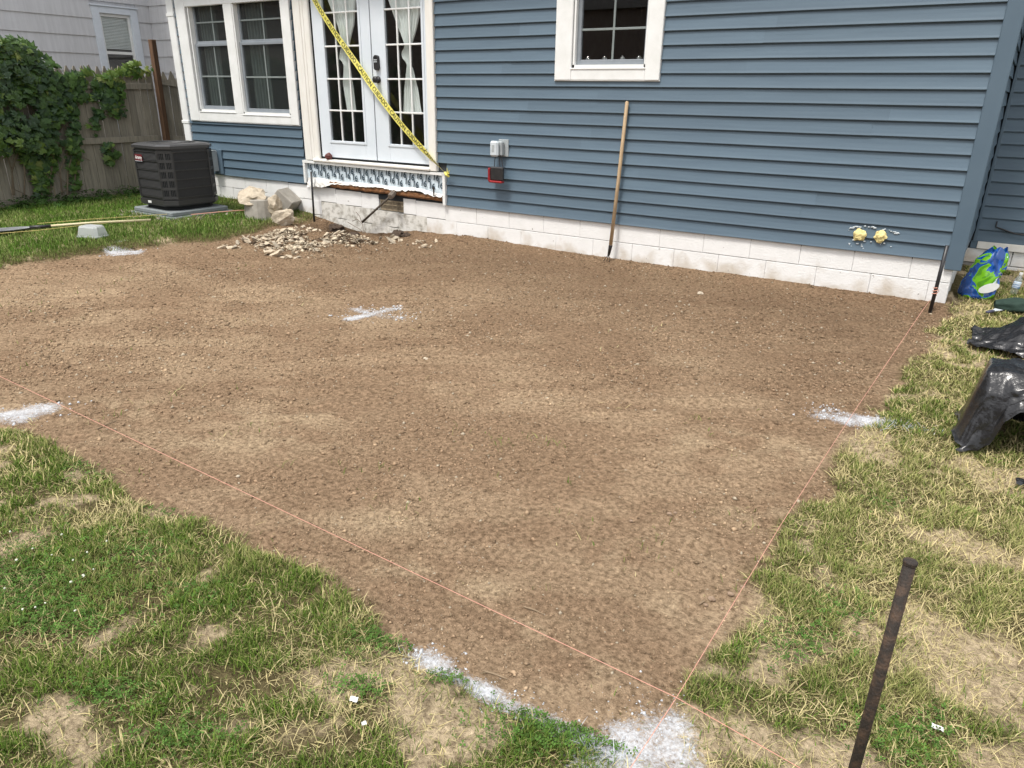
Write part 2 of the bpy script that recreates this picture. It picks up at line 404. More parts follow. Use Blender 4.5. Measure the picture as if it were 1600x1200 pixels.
def block_mat():
    m = mat('painted_block', (0.79, 0.79, 0.78), (0.73, 0.73, 0.715), rough=0.85, scale=7, bump=.45, bscale=55, lo=.35, hi=.75)
    t = m.node_tree; N = t.nodes; L = t.links
    p = N['Principled BSDF']; old = p.inputs['Base Color'].links[0].from_socket
    ge = N.new('ShaderNodeNewGeometry'); sp = N.new('ShaderNodeSeparateXYZ'); L.new(ge.outputs['Position'], sp.inputs[0])
    nz = N.new('ShaderNodeTexNoise'); nz.inputs['Scale'].default_value = 4.5; nz.inputs['Detail'].default_value = 6
    L.new(ge.outputs['Position'], nz.inputs['Vector'])
    # soil splashed up from the ground, with an uneven upper edge
    mr = N.new('ShaderNodeMapRange'); mr.inputs['From Min'].default_value = 0.30; mr.inputs['From Max'].default_value = 0.70
    mr.inputs['To Min'].default_value = -0.12; mr.inputs['To Max'].default_value = 0.20
    L.new(nz.outputs['Fac'], mr.inputs['Value'])
    sb = N.new('ShaderNodeMath'); sb.operation = 'SUBTRACT'; L.new(mr.outputs[0], sb.inputs[0]); L.new(sp.outputs['Z'], sb.inputs[1])
    m2 = N.new('ShaderNodeMapRange'); m2.inputs['From Min'].default_value = -0.12; m2.inputs['From Max'].default_value = 0.14; m2.inputs['To Max'].default_value = 0.8
    L.new(sb.outputs[0], m2.inputs['Value'])
    mx = N.new('ShaderNodeMix'); mx.data_type = 'RGBA'; L.new(m2.outputs[0], mx.inputs['Factor']); L.new(old, mx.inputs['A'])
    mx.inputs['B'].default_value = (0.42, 0.34, 0.235, 1)
    # chipped dark spots
    n3 = N.new('ShaderNodeTexNoise'); n3.inputs['Scale'].default_value = 17; n3.inputs['Detail'].default_value = 4
    L.new(ge.outputs['Position'], n3.inputs['Vector'])
    m3 = N.new('ShaderNodeMapRange'); m3.inputs['From Min'].default_value = 0.69; m3.inputs['From Max'].default_value = 0.74; m3.inputs['To Max'].default_value = .8
    L.new(n3.outputs['Fac'], m3.inputs['Value'])
    m4 = N.new('ShaderNodeMix'); m4.data_type = 'RGBA'; L.new(m3.outputs[0], m4.inputs['Factor']); L.new(mx.outputs['Result'], m4.inputs['A'])
    m4.inputs['B'].default_value = (0.24, 0.22, 0.19, 1)
    L.new(m4.outputs['Result'], p.inputs['Base Color'])
    return m
M_BLOCK = block_mat()
M_BLOCKW = mat('worn_block', (0.66, 0.645, 0.60), (0.30, 0.28, 0.235), rough=0.95, scale=11, bump=.7, bscale=45, lo=.46, hi=.66, detail=9)
M_MORTAR = mat('mortar', (0.40, 0.39, 0.37), (0.25, 0.245, 0.23), rough=0.95, scale=20)

def soil_mat():
    m = bpy.data.materials.new('bare_soil'); m.use_nodes = True
    t = m.node_tree; N = t.nodes; L = t.links
    p = N['Principled BSDF']; p.inputs['Roughness'].default_value = 1.0; p.inputs['Specular IOR Level'].default_value = 0.03
    ge = N.new('ShaderNodeTexCoord')
    at = N.new('ShaderNodeAttribute'); at.attribute_name = 'Col'
    n1 = N.new('ShaderNodeTexNoise'); n1.inputs['Scale'].default_value = 42; n1.inputs['Detail'].default_value = 8; n1.inputs['Roughness'].default_value = .7
    L.new(ge.outputs['Object'], n1.inputs['Vector'])
    c1 = N.new('ShaderNodeValToRGB'); c1.color_ramp.elements[0].position = .34; c1.color_ramp.elements[1].position = .68
    c1.color_ramp.elements[0].color = (0.42, 0.40, 0.38, 1); c1.color_ramp.elements[1].color = (1.38, 1.38, 1.38, 1)
    L.new(n1.outputs['Fac'], c1.inputs[0])
    mx = N.new('ShaderNodeMix'); mx.data_type = 'RGBA'; mx.blend_type = 'MULTIPLY'; mx.inputs['Factor'].default_value = 1
    L.new(at.outputs['Color'], mx.inputs['A']); L.new(c1.outputs[0], mx.inputs['B'])
    L.new(mx.outputs['Result'], p.inputs['Base Color'])
    n2 = N.new('ShaderNodeTexNoise'); n2.inputs['Scale'].default_value = 70; n2.inputs['Detail'].default_value = 6; n2.inputs['Roughness'].default_value = .7
    L.new(ge.outputs['Object'], n2.inputs['Vector'])
    b = N.new('ShaderNodeBump'); b.inputs['Strength'].default_value = 1.0; b.inputs['Distance'].default_value = .022
    L.new(n2.outputs['Fac'], b.inputs['Height']); L.new(b.outputs[0], p.inputs['Normal'])
    return m
M_SOIL = soil_mat()

# ================================================================== GROUND
DRYSPOTS = [(1042, 957, .16, .10), (830, 985, .16, .08), (770, 915, .18, .09), (640, 885, .20, .08), (330, 690, .75, .16), (450, 650, .40, .20), (1235, 705, .22, .22), (1000, 865, .30, .12), (1185, 800, .22, .14), (600, 815, .30, .12), (905, 1050, .16, .08), (470, 900, .20, .10), (180, 640, .5, .2), (1120, 690, .4, .2)]
def soil_colour(x, y):
    s = sst(-0.06, 0.06, sdf_edge(x, y))[:, None]
    dist = np.hypot(x - CAM[0], y - CAM[1])
    brown = np.array([0.280, 0.190, 0.120]); tan = np.array([0.46, 0.345, 0.225]); moist_shade = np.array([0.150, 0.099, 0.063])
    a = sst(0.46, 0.66, fbm(x * .8 + y * .35, y * 1.1, 1.3, 5, 41))[:, None]
    b = sst(0.44, 0.62, fbm(x, y, 0.55, 4, 47))[:, None]
    near = sst(-0.3, -4.2, y)[:, None]
    damp = (1 - near) * (0.55 + 0.45 * b)  # darker towards the wall: wet soil plus house shade put into the colour
    a2 = sst(.50, .66, fbm(x * .6 - y * .8, (x * .8 + y * .6) * .45, 4.0, 5, 43))[:, None]      # raked streaks
    a = np.clip(.10 + a * .28 + a2 * .30, 0, 1)
    c = brown * (1 - a * (0.40 + .60 * near)) + tan * a * (0.40 + .60 * near)
    c = c * (1 - damp * .62) + moist_shade * damp * .62
    pale = np.zeros(len(x))                                  # compacted paler spots
    for (cu, cv, w_, h_) in DRYSPOTS:
        q_ = pg(cu, cv)[:2]; pale = np.maximum(pale, np.exp(-(((x - q_[0]) * .85 + (y - q_[1]) * .53) / w_) ** 2 - ((-(x - q_[0]) * .53 + (y - q_[1]) * .85) / h_) ** 2))
    pale = (pale * sst(.36, .62, fbm(x, y, 8, 4, 57)))[:, None]
    c = c * (1 - .5 * pale) + np.array([.50, .39, .255]) * .5 * pale
    hole = np.exp(-(((x + 7.1) / 0.85) ** 2 + ((y + 0.22) / 0.36) ** 2) ** 2)[:, None] * sst(.3, .6, fbm(x, y, 4, 3, 53))[:, None]  # darkness of the deep hole put into the soil colour, over wet earth
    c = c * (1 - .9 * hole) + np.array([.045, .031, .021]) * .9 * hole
    dry = np.array([0.50, 0.40, 0.265]); thatch = np.array([0.135, 0.112, 0.056])  # thatch darkened for depth: shade between the blades put into the colour
    e = sst(0.50, 0.64, .62 * fbm(x, y, 2.6, 4, 61) + .38 * fbm(x, y, 7.5, 3, 66))[:, None]
    l = thatch * (1 - e) + dry * e
    return c * s + l * (1 - s)
def axis(a, b, step, far):
    core = np.arange(a, b + 1e-6, step)
    outl = a - np.array([0.3, 0.8, 1.8, 4, 8, 16, 30, far])[::-1]
    outr = b + np.array([0.3, 0.8, 1.8, 4, 8, 16, 30, far])
    return np.concatenate([outl, core, outr])
gx = axis(-12.6, 2.2, 0.025, 60.0); gy = axis(-7.3, 2.4, 0.025, 60.0)
GX, GY = np.meshgrid(gx, gy)
fx, fy = GX.ravel(), GY.ravel()
GV = np.stack([fx, fy, gh(fx, fy)], 1)
nx, ny = len(gx), len(gy)
ii = (np.arange(ny - 1)[:, None] * nx + np.arange(nx - 1)[None, :]).ravel()
GFc = np.stack([ii, ii + 1, ii + nx + 1, ii + nx], 1)
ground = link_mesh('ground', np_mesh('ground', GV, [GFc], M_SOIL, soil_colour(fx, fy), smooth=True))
tag(ground, 'levelled brown soil pad and thin lawn ground in front of the blue house', 'ground', kind='structure')

# ================================================================== BLUE HOUSE
house = empty('blue_house', (-5.5, 0.0, 0.0))
tag(house, 'blue vinyl sided house with white foundation, french door and three white framed windows', 'house')
def hb(mb, name, mats, parent=house, smooth=False):
    o = mb.build(name, mats, parent, smooth)
    if parent is house: o.matrix_parent_inverse = Matrix.Translation((5.5, 0, 0))
    return o
def sub(mb, name, mats, parent, smooth=False):
    o = mb.build(name, mats, parent, smooth)
    o.matrix_parent_inverse = parent.matrix_world.inverted() if False else Matrix.Identity(4)
    return o
WT = 3.35                                     # wall top
XL, XR = -10.87, -0.05
# openings in wall coordinates: x0, x1, z0, z1 (world z)
O_DBL = (-10.50, -8.36, 0.98 + ZS, 2.90)
O_DOOR = (-7.90, -5.95, 0.44 + ZS, 3.20)
O_SM = (-4.03, -3.12, 1.57 + ZS, 2.95)
HOLES = [O_DBL, O_DOOR, O_SM]
rear = MB()
def wall_strip(mb, x0, x1, z0, z1, holes, ya, yb):
    xs = sorted({x0, x1, *[h[0] for h in holes], *[h[1] for h in holes]})
    for a, b in zip(xs[:-1], xs[1:]):
        hs_ = [h for h in holes if h[0] < (a + b) / 2 < h[1]]
        lo = z0
        for h in sorted(hs_, key=lambda q: q[2]):
            if h[2] > lo: mb.box(a, b, ya, yb, lo, h[2])
            lo = h[3]
        if lo < z1: mb.box(a, b, ya, yb, lo, z1)
wall_strip(rear, XL + .02, XR - .03, ZS - .02, WT, HOLES, 0.002, 0.14)
wall = hb(rear, 'rear_wall', M_SHEATH)
EX = 0.127
def siding_profile(x0, x1, z0, h, y=0.0, d=0.019):
    """one lap of vinyl siding, butt edge thick and turned in"""
    n = max(2, int((x1 - x0) / 0.6) + 1)
    X = np.linspace(x0, x1, n)
    ph = random.random() * 9
    prof = [(0.0, 0.004), (-d + .004, 0.004), (-d + .001, 0.0), (-d - .0005, .004), (-d * .84, .022), (-d * .58, .060), (-d * .38, h * .76), (-d * .30, h * .885), (-.0005, h * .90), (0.0, h + .014)]
    vs = []; fs = []
    for i, xx in enumerate(X):
        wv = 0.0012 * math.sin(xx * 2.1 + ph) + 0.0008 * math.sin(xx * 5.3 + ph * 2)
        for (py, pz) in prof:
            vs.append((xx, y + py + (wv if py < -.001 else 0), z0 + pz + wv * .6))
    k = len(prof)
    for i in range(n - 1):
        for j in range(k - 1):
            a = i * k + j
            fs.append((a, a + k, a + k + 1, a + 1))
    fs.append(tuple(range(k))); fs.append(tuple((n - 1) * k + j for j in range(k - 1, -1, -1)))
    return MB().add(vs, fs)
def lay_siding(x0, x1, z0, ztop, pitch, cuts, parent, joints=True):
    k = 0; z = z0; off = 0
    while z < ztop - .03:
        ivs = [(x0, x1)]
        for h in cuts:
            if z + pitch > h[2] + .01 and z < h[3]:
                ivs = [q for a, b in ivs for q in ((a, min(b, h[0])), (max(a, h[1]), b)) if q[1] - q[0] > 0.02]
        if k % 2 == 0: off = random.uniform(.4, 3.2)
        for a, b in ivs:
            segs = [a]
            if joints and b - a > 1.6:
                q = a + off + (.12 if k % 2 else 0)
                while q < b - .5:
                    segs.append(q); q += 3.66
            segs.append(b)
            for i, (p, q) in enumerate(zip(segs[:-1], segs[1:])):
                mb = siding_profile(p, q + (.02 if i < len(segs) - 2 else 0), z, pitch, y=-.0016 * (i % 2), d=.027)
                o = mb.build('siding_board', M_SIDING, parent)
        z += pitch; k += 1
lay_siding(-5.862, -0.178, ZS, WT, EX, [(-5.87, -5.701, ZS - .05, ZS + .40), O_SM], wall)
lay_siding(-10.72, -8.03, ZS + .083, WT, 0.1235, [(-8.225, -8.0, 0, ZS + .405), (-8.225, -8.17, ZS + .405, WT), O_DBL], wall, joints=False)
# corner posts
mb = MB().box(-0.178, -0.047, -0.030, 0.12, ZS - .075, WT, c=.006)
hb(mb, 'corner_post', M_POST)
mb = MB().box(-10.88, -10.725, -0.045, 0.10, 0.06, WT, c=.012)
for z in (1.25, 2.75): mb.box(-10.892, -10.72, -.052, .05, z, z + .045, c=.004)
hb(mb, 'corner_board', M_WHITE)
# side wall running back to the wing, end wall, roof, far walls
SX0, SX1, YB = -0.05, -0.012, 2.2
mb = MB()
mb.add([(SX0 - .03, .06, ZS - .03), (SX1 - .03, YB + .1, ZS - .03), (SX1 - .14, YB + .1, ZS - .03), (SX0 - .14, .06, ZS - .03),
        (SX0 - .03, .06, WT), (SX1 - .03, YB + .1, WT), (SX1 - .14, YB + .1, WT), (SX0 - .14, .06, WT)],
       [(0, 3, 2, 1), (4, 5, 6, 7), (0, 1, 5, 4), (1, 2, 6, 5), (2, 3, 7, 6), (3, 0, 4, 7)])
side = hb(mb, 'side_wall', M_SHEATH)
z = ZS; k = 0
while z < WT - .03:
    b = siding_profile(0, YB - .12, z, EX)
    b.v = [(SX0 + (SX1 - SX0) * (x + .12) / YB - .029 - y * 1.0, .12 + x, zz) for x, y, zz in b.v]
    b.build('siding_board', M_SIDING, side); z += EX
mb = MB()
mb.box(XL + .02, XL + .14, .14, 7.0, 0, WT)
mb.box(XL + .02, SX1 - .14, 6.88, 7.0, 0, WT)
hb(mb, 'end_walls', M_POST)
mb = MB()
mb.box(-10.6, -.2, .16, .28, 0.0, ZS + .3); 
hb(MB().box(XL + .2, SX1 - .16, .2, 6.8, ZS + .36, ZS + .42), 'room_floor', M_RFLOOR)
hb(MB().box(XL + .2, SX1 - .16, 4.2, 4.3, ZS + .42, WT), 'room_back_wall', M_ROOM)
hb(MB().box(XL + .2, SX1 - .16, .2, 6.8, WT - .3, WT - .2), 'room_ceiling', M_ROOM)
for xx in (-8.2, -5.2): hb(MB().box(xx, xx + .1, .16, 4.2, ZS + .42, WT - .3), 'room_partition', M_ROOM)
for (xa, xb, ye) in ((XL - .25, .12, -.30), (.121, 4.6, 1.90)):
    mb = MB()
    mb.add([(xa, ye, WT - .02), (xb, ye, WT - .02), (xb, 3.6, WT + 2.3), (xa, 3.6, WT + 2.3), (xa, 7.4, WT - .02), (xb, 7.4, WT - .02),
            (xa, ye, WT + .14), (xb, ye, WT + .14), (xb, 3.6, WT + 2.46), (xa, 3.6, WT + 2.46), (xa, 7.4, WT + .14), (xb, 7.4, WT + .14)],
           [(0, 1, 2, 3), (3, 2, 5, 4), (6, 9, 8, 7), (9, 10, 11, 8), (0, 6, 7, 1), (4, 5, 11, 10), (0, 3, 9, 6), (3, 4, 10, 9), (1, 7, 8, 2), (2, 8, 11, 5)])
    hb(mb, 'roof', M_ROOF)
# wing at the right, set back
mb = MB().box(-.12, 4.4, YB + .002, YB + .14, .18, WT).box(4.28, 4.4, YB + .14, 7.0, 0, WT)
wing = hb(mb, 'wing_wall', M_SHEATH)
z = ZS - .135; k = 0
while z < WT - .03:
    siding_profile(0.0, 4.4, z, .128, y=YB).build('siding_board', M_SIDING, wing); z += .128
hb(MB().box(-.018, .012, YB - .035, YB, ZS - .14, WT, c=.004), 'inside_corner_trim', M_POST)
hb(MB().box(.032, 4.4, YB - .03, YB + .02, ZS - .215, ZS - .137, c=.004), 'water_table_board', M_CREAM)
hb(MB().box(-.03, .030, YB - .02, YB + .02, ZS - .215, ZS - .137), 'corner_flashing', M_POST)
# ---- foundation: one block after another
found = hb(MB().box(XL + .03, -.125, 0.022, .2, -.45, ZS + .03).box(-.22, -.13, .2, YB, -.45, ZS).box(-.12, 4.4, YB + .022, YB + .16, -.3, ZS - .2), 'foundation_core', M_MORTAR)
def dz(x):
    return 0.10 * min(1.0, max(0.0, (-5.5 - x) / 4.5))
BL, BH = 0.482, 0.203
VENT = (-6.87, -6.44)
def block(x0, x1, zc0, zc1, m, ya=0.0):
    j = random.uniform(-.0015, .0015)
    MB().box(x0 + .0010, x1 - .0010, ya + j, ya + .06, zc0 + .0030, zc1 - .0030, c=.0026).build('concrete_block', m, found)
for row in range(4):
    zt = ZS + .006 - row * BH
    x = -0.108 - (BL if row == 0 else BL * .5 if row % 2 else BL)
    edges = [-0.108]; first = BL * (.69 if row % 2 == 0 else .33)
    e = -.108 - first
    while e > XL + .1: edges.append(e); e -= BL
    edges.append(XL + .03)
    for b, a in zip(edges[:-1], edges[1:]):
        if row >= 2 and not (-8.4 < (a + b) / 2 < -4.9): continue
        d = dz((a + b) / 2)
        worn = -8.0 < (a + b) / 2 < -5.9 and row >= 1 or row >= 2
        if row == 0 and a < VENT[1] and b > VENT[0]:
            if a < VENT[0] - .06: block(a, VENT[0], zt - BH + d, zt + d, M_BLOCK)
            if b > VENT[1] + .06: block(VENT[1], b, zt - BH + d, zt + d, M_BLOCK)
            continue
        block(a, b, zt - BH + d, zt + d, M_BLOCKW if worn else M_BLOCK)
for row in range(2):                            # blocks of the side return and of the wing
    zt = ZS + .006 - row * BH
    y = .03 if row == 0 else .03
    while y < YB - .1:
        y2 = min(y + BL, YB - .02)
        MB().box(-.16, -.108 + .012 * (y + .2), y + .004, y2 - .004, zt - BH + .004, zt - .004, c=.004).build('concrete_block', M_BLOCK, found); y = y2
for row in range(2):
    zt = ZS - .217 - row * .165
    x = -.1 + .2 * row
    while x < 4.2:
        MB().box(x + .004, x + BL - .004, YB, YB + .06, zt - .158, zt - .004, c=.004).build('concrete_block', M_BLOCK, found); x += BL
# vent in the foundation
vx0, vx1 = VENT; vz0, vz1 = ZS - .168 + .02, ZS + .01 + .035
mb = MB().box(vx0 + .03, vx1 - .005, .004, .012, vz0 - .01, vz0 + .012).box(vx0 + .03, vx1 - .005, .004, .012, vz1 - .02, vz1)
for zz in (vz0 + .06, vz0 + .11): mb.box(vx0 + .03, vx1 - .005, .004, .012, zz, zz + .010)
n = 17
for i in range(n + 1):
    xx = vx0 + .03 + (vx1 - vx0 - .045) * i / n
    mb.box(xx, xx + .008, .0025, .0135, vz0, vz1 - .01)
vent = hb(mb, 'foundation_vent', M_VENT)
hb(MB().box(vx0 + .02, vx1, .0142, .021, vz0 - .01, vz1), 'vent_opening', M_DARK)

# ---- windows
def casing(mb, x0, x1, z0, z1, wL, wR, wB, wT, ya, yb, c=.006):
    mb.box(x0, x0 + wL, ya, yb, z0, z1, c=c); mb.box(x1 - wR, x1, ya, yb, z0, z1, c=c)
    mb.box(x0 + wL, x1 - wR, ya + .004, yb, z0, z0 + wB, c=c); mb.box(x0 + wL, x1 - wR, ya + .004, yb, z1 - wT, z1, c=c)
def window(name, lab, ox0, ox1, oz0, oz1, sashes, wL, wR, wB, mull=None, meet=None, muntz=None, glass=M_GLASSW):
    mb = MB(); casing(mb, ox0, ox1, oz0, oz1, wL, wR, wB, .16, -.048, .03)
    if mull: mb.box(mull[0], mull[1], -.044, .03, oz0 + wB, oz1 - .16, c=.005)
    mb.box(ox0 - .006, ox1 + .006, -.040, -.012, oz0 - .008, oz0 - .0005, c=.003)
    for (a, b, zb) in sashes:                     # a stop round every sash, its sill ledge catching light
        mb.box(a - .035, b + .03, -.052, -.03, zb - .045, zb - .030, c=.003)
        mb.box(a - .02, a, -.03, .06, zb - .03, oz1 - .1); mb.box(b, b + .02, -.03, .06, zb - .03, oz1 - .1)
        mb.box(a - .02, b + .02, -.03, .06, zb - .03, zb)
    wo = hb(mb, name, M_WHITE)
    wo['label'] = lab
    for (a, b, zb) in sashes:
        zt = oz1 - .12
        s = MB(); fr = .045
        top = meet if meet else zt
        s.box(a, a + fr, .012, .05, zb, top, c=.004); s.box(b - fr * .6, b, .012, .05, zb, top, c=.004)
        s.box(a + fr, b - fr * .6, .013, .05, zb, zb + fr * 1.1, c=.004)
        s.box(a + fr, b - fr * .6, .010, .05, top - .04, top, c=.004)
        s.build('sash', M_VSASH, wo)
        zs_ = [(zb + fr * 1.1, top - .04, .030)]
        if meet:
            u = MB()
            u.box(a, a + .03, .04, .075, meet, zt, c=.004); u.box(b - .02, b, .04, .075, meet, zt, c=.004)
            u.box(a + .03, b - .02, .035, .075, meet - .012, meet + .03, c=.004)
            u.build('sash', M_VSASH, wo)
            zs_.append((meet + .03, zt, .058))
        for (g0, g1, yg) in zs_:
            ga, gb = a + fr * .7, b - fr * .5
            xm = (ga + gb) / 2 + .01
            zm = (g0 + g1) / 2 if not (muntz and g0 < muntz < g1) else muntz
            MB().box(xm - .011, xm + .011, yg - .006, yg + .006, g0, g1, c=.003).build('grille_bar', M_GRID, wo)
            MB().box(ga, gb, yg - .0055, yg + .0055, zm - .011, zm + .011, c=.003).build('grille_bar', M_GRID, wo)
            for (p, q) in ((ga, xm), (xm, gb)):
                for (r, t) in ((g0, zm), (zm, g1)):
                    MB().add([(p, yg + .0065, r), (q, yg + .0065, r), (q, yg + .0065, t), (p, yg + .0065, t)], [(0, 1, 2, 3)]).build('pane', glass, wo)
    return wo
window('window', 'white framed double window left of the french door', -10.66, -8.235, ZS + .870, 3.02,
       [(-10.38, -9.585, ZS + 1.04), (-9.375, -8.42, ZS + 1.02)], .22, .155, .125, mull=(-9.575, -9.395), meet=ZS + 1.945)
window('window', 'small white framed window right of the french door', -4.19, -2.99, ZS + 1.46, 3.05,
       [(-3.96, -3.17, ZS + 1.61)], .20, .16, .12, muntz=ZS + 1.945, glass=M_GLASS)

# ---- french door
mb = MB()
mb.box(-8.165, -8.03, -.050, .03, ZS + .42, 3.30, c=.006); mb.box(-8.03, -7.90, -.034, .05, ZS + .44, 3.30, c=.010)
mb.box(-8.03, -7.985, -.042, -.03, ZS + .42, 3.30, c=.004)
mb.box(-5.945, -5.835, -.050, .03, ZS + .405, 3.30, c=.006); mb.box(-5.955, -5.915, -.040, .05, ZS + .42, 3.30, c=.004)
mb.box(-8.03, -5.945, -.05, .03, 3.18, 3.30, c=.006)
hb(mb, 'door_casing', M_CREAM)
hb(MB().box(-8.0, -5.93, -.075, .06, ZS + .405, ZS + .445, c=.012), 'door_sill', M_CREAM)
hb(MB().box(-7.9, -5.95, .03, .05, ZS + .445, 3.2), 'door_gap', M_DARK) if False else None
def door_leaf(x0, x1, gx0, gx1, lab):
    zb, zt = ZS + .475, 3.19; g0, g1 = ZS + .69, ZS + .69 + 5 * .389
    s = MB(); ya, yb = .008, .048
    s.box(x0, gx0, ya, yb, zb, zt, c=.003); s.box(gx1, x1, ya, yb, zb, zt, c=.003)
    s.box(gx0, gx1, ya + .0004, yb, zb, g0, c=.002); s.box(gx0, gx1, ya + .0004, yb, g1, zt, c=.002)
    d = hb(s, 'door_leaf', M_DOOR); d['label'] = lab
    m2 = MB(); t = .028
    for (a, b, c_, e) in ((gx0 - t, gx0 + .008, g0 - t, g1 + t), (gx1 - .008, gx1 + t, g0 - t, g1 + t)):
        m2.box(a, b, ya - .010, ya + .004, c_, e, c=.004)
    m2.box(gx0 + .008, gx1 - .008, ya - .0095, ya + .004, g0 - t, g0 + .006, c=.004); m2.box(gx0 + .008, gx1 - .008, ya - .0095, ya + .004, g1 - .006, g1 + t, c=.004)
    m2.build('lite_frame', M_DOOR, d)
    xs = [gx0 + (gx1 - gx0) * i / 3 for i in range(4)]; zs = [g0 + .389 * j for j in range(6)]
    for i in (1, 2): MB().box(xs[i] - .010, xs[i] + .010, ya, ya + .02, g0, g1, c=.003).build('glazing_bar', M_WHITE, d)
    for j in range(1, 5): MB().box(gx0, gx1, ya + .0006, ya + .0194, zs[j] - .010, zs[j] + .010, c=.003).build('glazing_bar', M_WHITE, d)
    for i in range(3):
        for j in range(5):
            MB().add([(xs[i], .030, zs[j]), (xs[i + 1], .030, zs[j]), (xs[i + 1], .030, zs[j + 1]), (xs[i], .030, zs[j + 1])], [(0, 1, 2, 3)]).build('pane', M_GLASS, d)
    return d
dl = door_leaf(-7.880, -6.872, -7.685, -7.055, 'left leaf of the french door')
dr = door_leaf(-6.858, -5.958, -6.63, -6.045, 'right leaf of the french door with black lock')
mb = MB().box(-6.872, -6.858, .022, .05, ZS + .475, 3.19).box(-7.90, -7.88, .03, .05, ZS + .45, 3.19)
mb.box(-7.9, -5.95, .020, .05, ZS + .446, ZS + .4745)
hb(mb, 'door_gap_dark', M_DARK)  # dark strips stand in for the shade in the gaps round the leaves
# keypad deadbolt and knob
kx, kz = -6.77, ZS + 1.655
mb = MB().prism([(kx + .038 * math.cos(a) * (1 if True else 1), kz + (.05 if math.sin(a) > 0 else -.05) + .038 * math.sin(a)) for a in np.linspace(0, 2 * math.pi, 20, endpoint=False)], .007, -.030)
kp = mb.build('keypad_lock', M_BLACK, dr)
mb = MB()
for r in range(2): mb.box(kx - .028, kx + .024, -.0325, -.0295, kz + .005 + r * .022, kz + .015 + r * .022)
mb.lathe([(.010, 0), (.010, .002)], 10); mb.v[-20:] = [(kx - .002 + a, -.0325 + c_ * 0 + .0 + (-.0), kz + .055 + b) for a, b, c_ in mb.v[-20:]]
mb.build('keypad_buttons', M_LGREY, kp)
kz2 = ZS + 1.46
def ylathe(mb, prof, x, y, z, n=18):
    q = MB().lathe(prof, n); mb.add([(x + a, y - c_, z + b) for a, b, c_ in q.v], [f[::-1] for f in q.f]); return mb
mb = ylathe(MB(), [(.042, 0), (.042, .012), (.016, .016), (.016, .035), (.034, .040), (.040, .055), (.036, .072), (.014, .080)], kx, .006, kz2)
mb.build('door_knob', M_BLACK, dr, True)

# ---- opened strip under the door: trim, wrap, rotten rim board
def zl(x, zl_, zr_): return zl_ + (zr_ - zl_) * (x + 8.226) / (8.226 - 5.70)
mb = MB()
mb.add([(-8.228, -.055, ZS + .378), (-5.70, -.055, ZS + .362), (-5.70, .01, ZS + .362), (-8.228, .01, ZS + .378),
        (-8.228, -.055, ZS + .412), (-5.70, -.055, ZS + .392), (-5.70, .01, ZS + .392), (-8.228, .01, ZS + .412)],
       [(0, 3, 2, 1), (4, 5, 6, 7), (0, 1, 5, 4), (1, 2, 6, 5), (2, 3, 7, 6), (3, 0, 4, 7)])
mb.box(-8.228, -8.188, -.0545, .01, ZS + .10, ZS + .3775, c=.003); mb.box(-5.742, -5.7005, -.0545, .01, ZS + .0, ZS + .361, c=.003)
hb(mb, 'channel_trim', M_WHITE)
n, mrow = 90, 8
vs = []; fs = []
for i in range(n + 1):
    x = -8.186 + (8.186 - 5.744) * i / n
    zt = zl(x, ZS + .377, ZS + .361); zb = ZS + .165 + .03 * mnoise.noise((x * 2.2, 3, 1)) - .03 * math.exp(-((x + 5.8) / .3) ** 2)
    for j in range(mrow + 1):
        t = j / mrow
        y = -.014 + .006 * mnoise.noise((x * 7, t * 3, 2)) - .010 * t * abs(mnoise.noise((x * 4, 7, 5)))
        vs.append((x, y, zt + (zb - zt) * t))
for i in range(n):
    for j in range(mrow):
        a = i * (mrow + 1) + j; fs.append((a, a + 1, a + mrow + 2, a + mrow + 1))
wrap = hb(MB().add(vs, fs), 'house_wrap', M_WRAP, smooth=True)
vs = []; fs = []; n = 150
for i in range(n + 1):
    x = -8.17 + (8.17 - 5.75) * i / n
    zt = ZS + .172 + .03 * mnoise.noise((x * 2.2, 3, 1)) - .03 * math.exp(-((x + 5.8) / .3) ** 2)
    drop = .040 + .02 * mnoise.noise((x * 3, 1, 9)) + .085 * sst(-7.6, -7.9, x) + .012 * mnoise.noise((x * 22, 1, 9))
    for j in range(7):
        t = j / 6
        pl = math.sin(x * 55 + 30 * t * .8 + 3 * mnoise.noise((x * 2, 4, 4))) * (.008 * t)
        vs.append((x, -.024 - .040 * t ** .8 - pl - .012 * mnoise.noise((x * 5, t * 2, 1)), zt - drop * t + .002 * math.sin(x * 40) * t))
for i in range(n):
    for j in range(6):
        a = i * 7 + j; fs.append((a, a + 1, a + 8, a + 7))
hb(MB().add(vs, fs), 'torn_film', M_WRAPF, smooth=True)
vs = []; fs = []; n = 70
for i in range(n + 1):
    x = -7.73 + (7.73 - 5.755) * i / n
    a = .012 * mnoise.noise((x * 6, 0, 0)); b = .012 * mnoise.noise((x * 9, 5, 0)); c_ = .010 * mnoise.noise((x * 12, 2, 3))
    z1 = ZS + .155 - .045 * i / n + a; z0 = ZS + .075 - .028 * i / n + b
    for p in ((-.040 + c_, z0), (-.052 + c_, z0 + .02), (-.050 + c_ * .6, z1 - .015), (-.038, z1), (.004, z1), (.004, z0)):
        vs.append((x, p[0], p[1]))
for i in range(n):
    for j in range(6):
        a = i * 6 + j; b = i * 6 + (j + 1) % 6; fs.append((a, a + 6, b + 6, b))
fs.append((0, 1, 2, 3, 4, 5)); fs.append(tuple(n * 6 + j for j in range(5, -1, -1)))
hb(MB().add(vs, fs), 'rotten_rim_board', M_BROWNWOOD)
hb(MB().tube([(-5.865, -.075, ZS + .215), (-5.86, -.078, ZS + .105)], [.011, .008], 8), 'iron_spike', M_RUST)

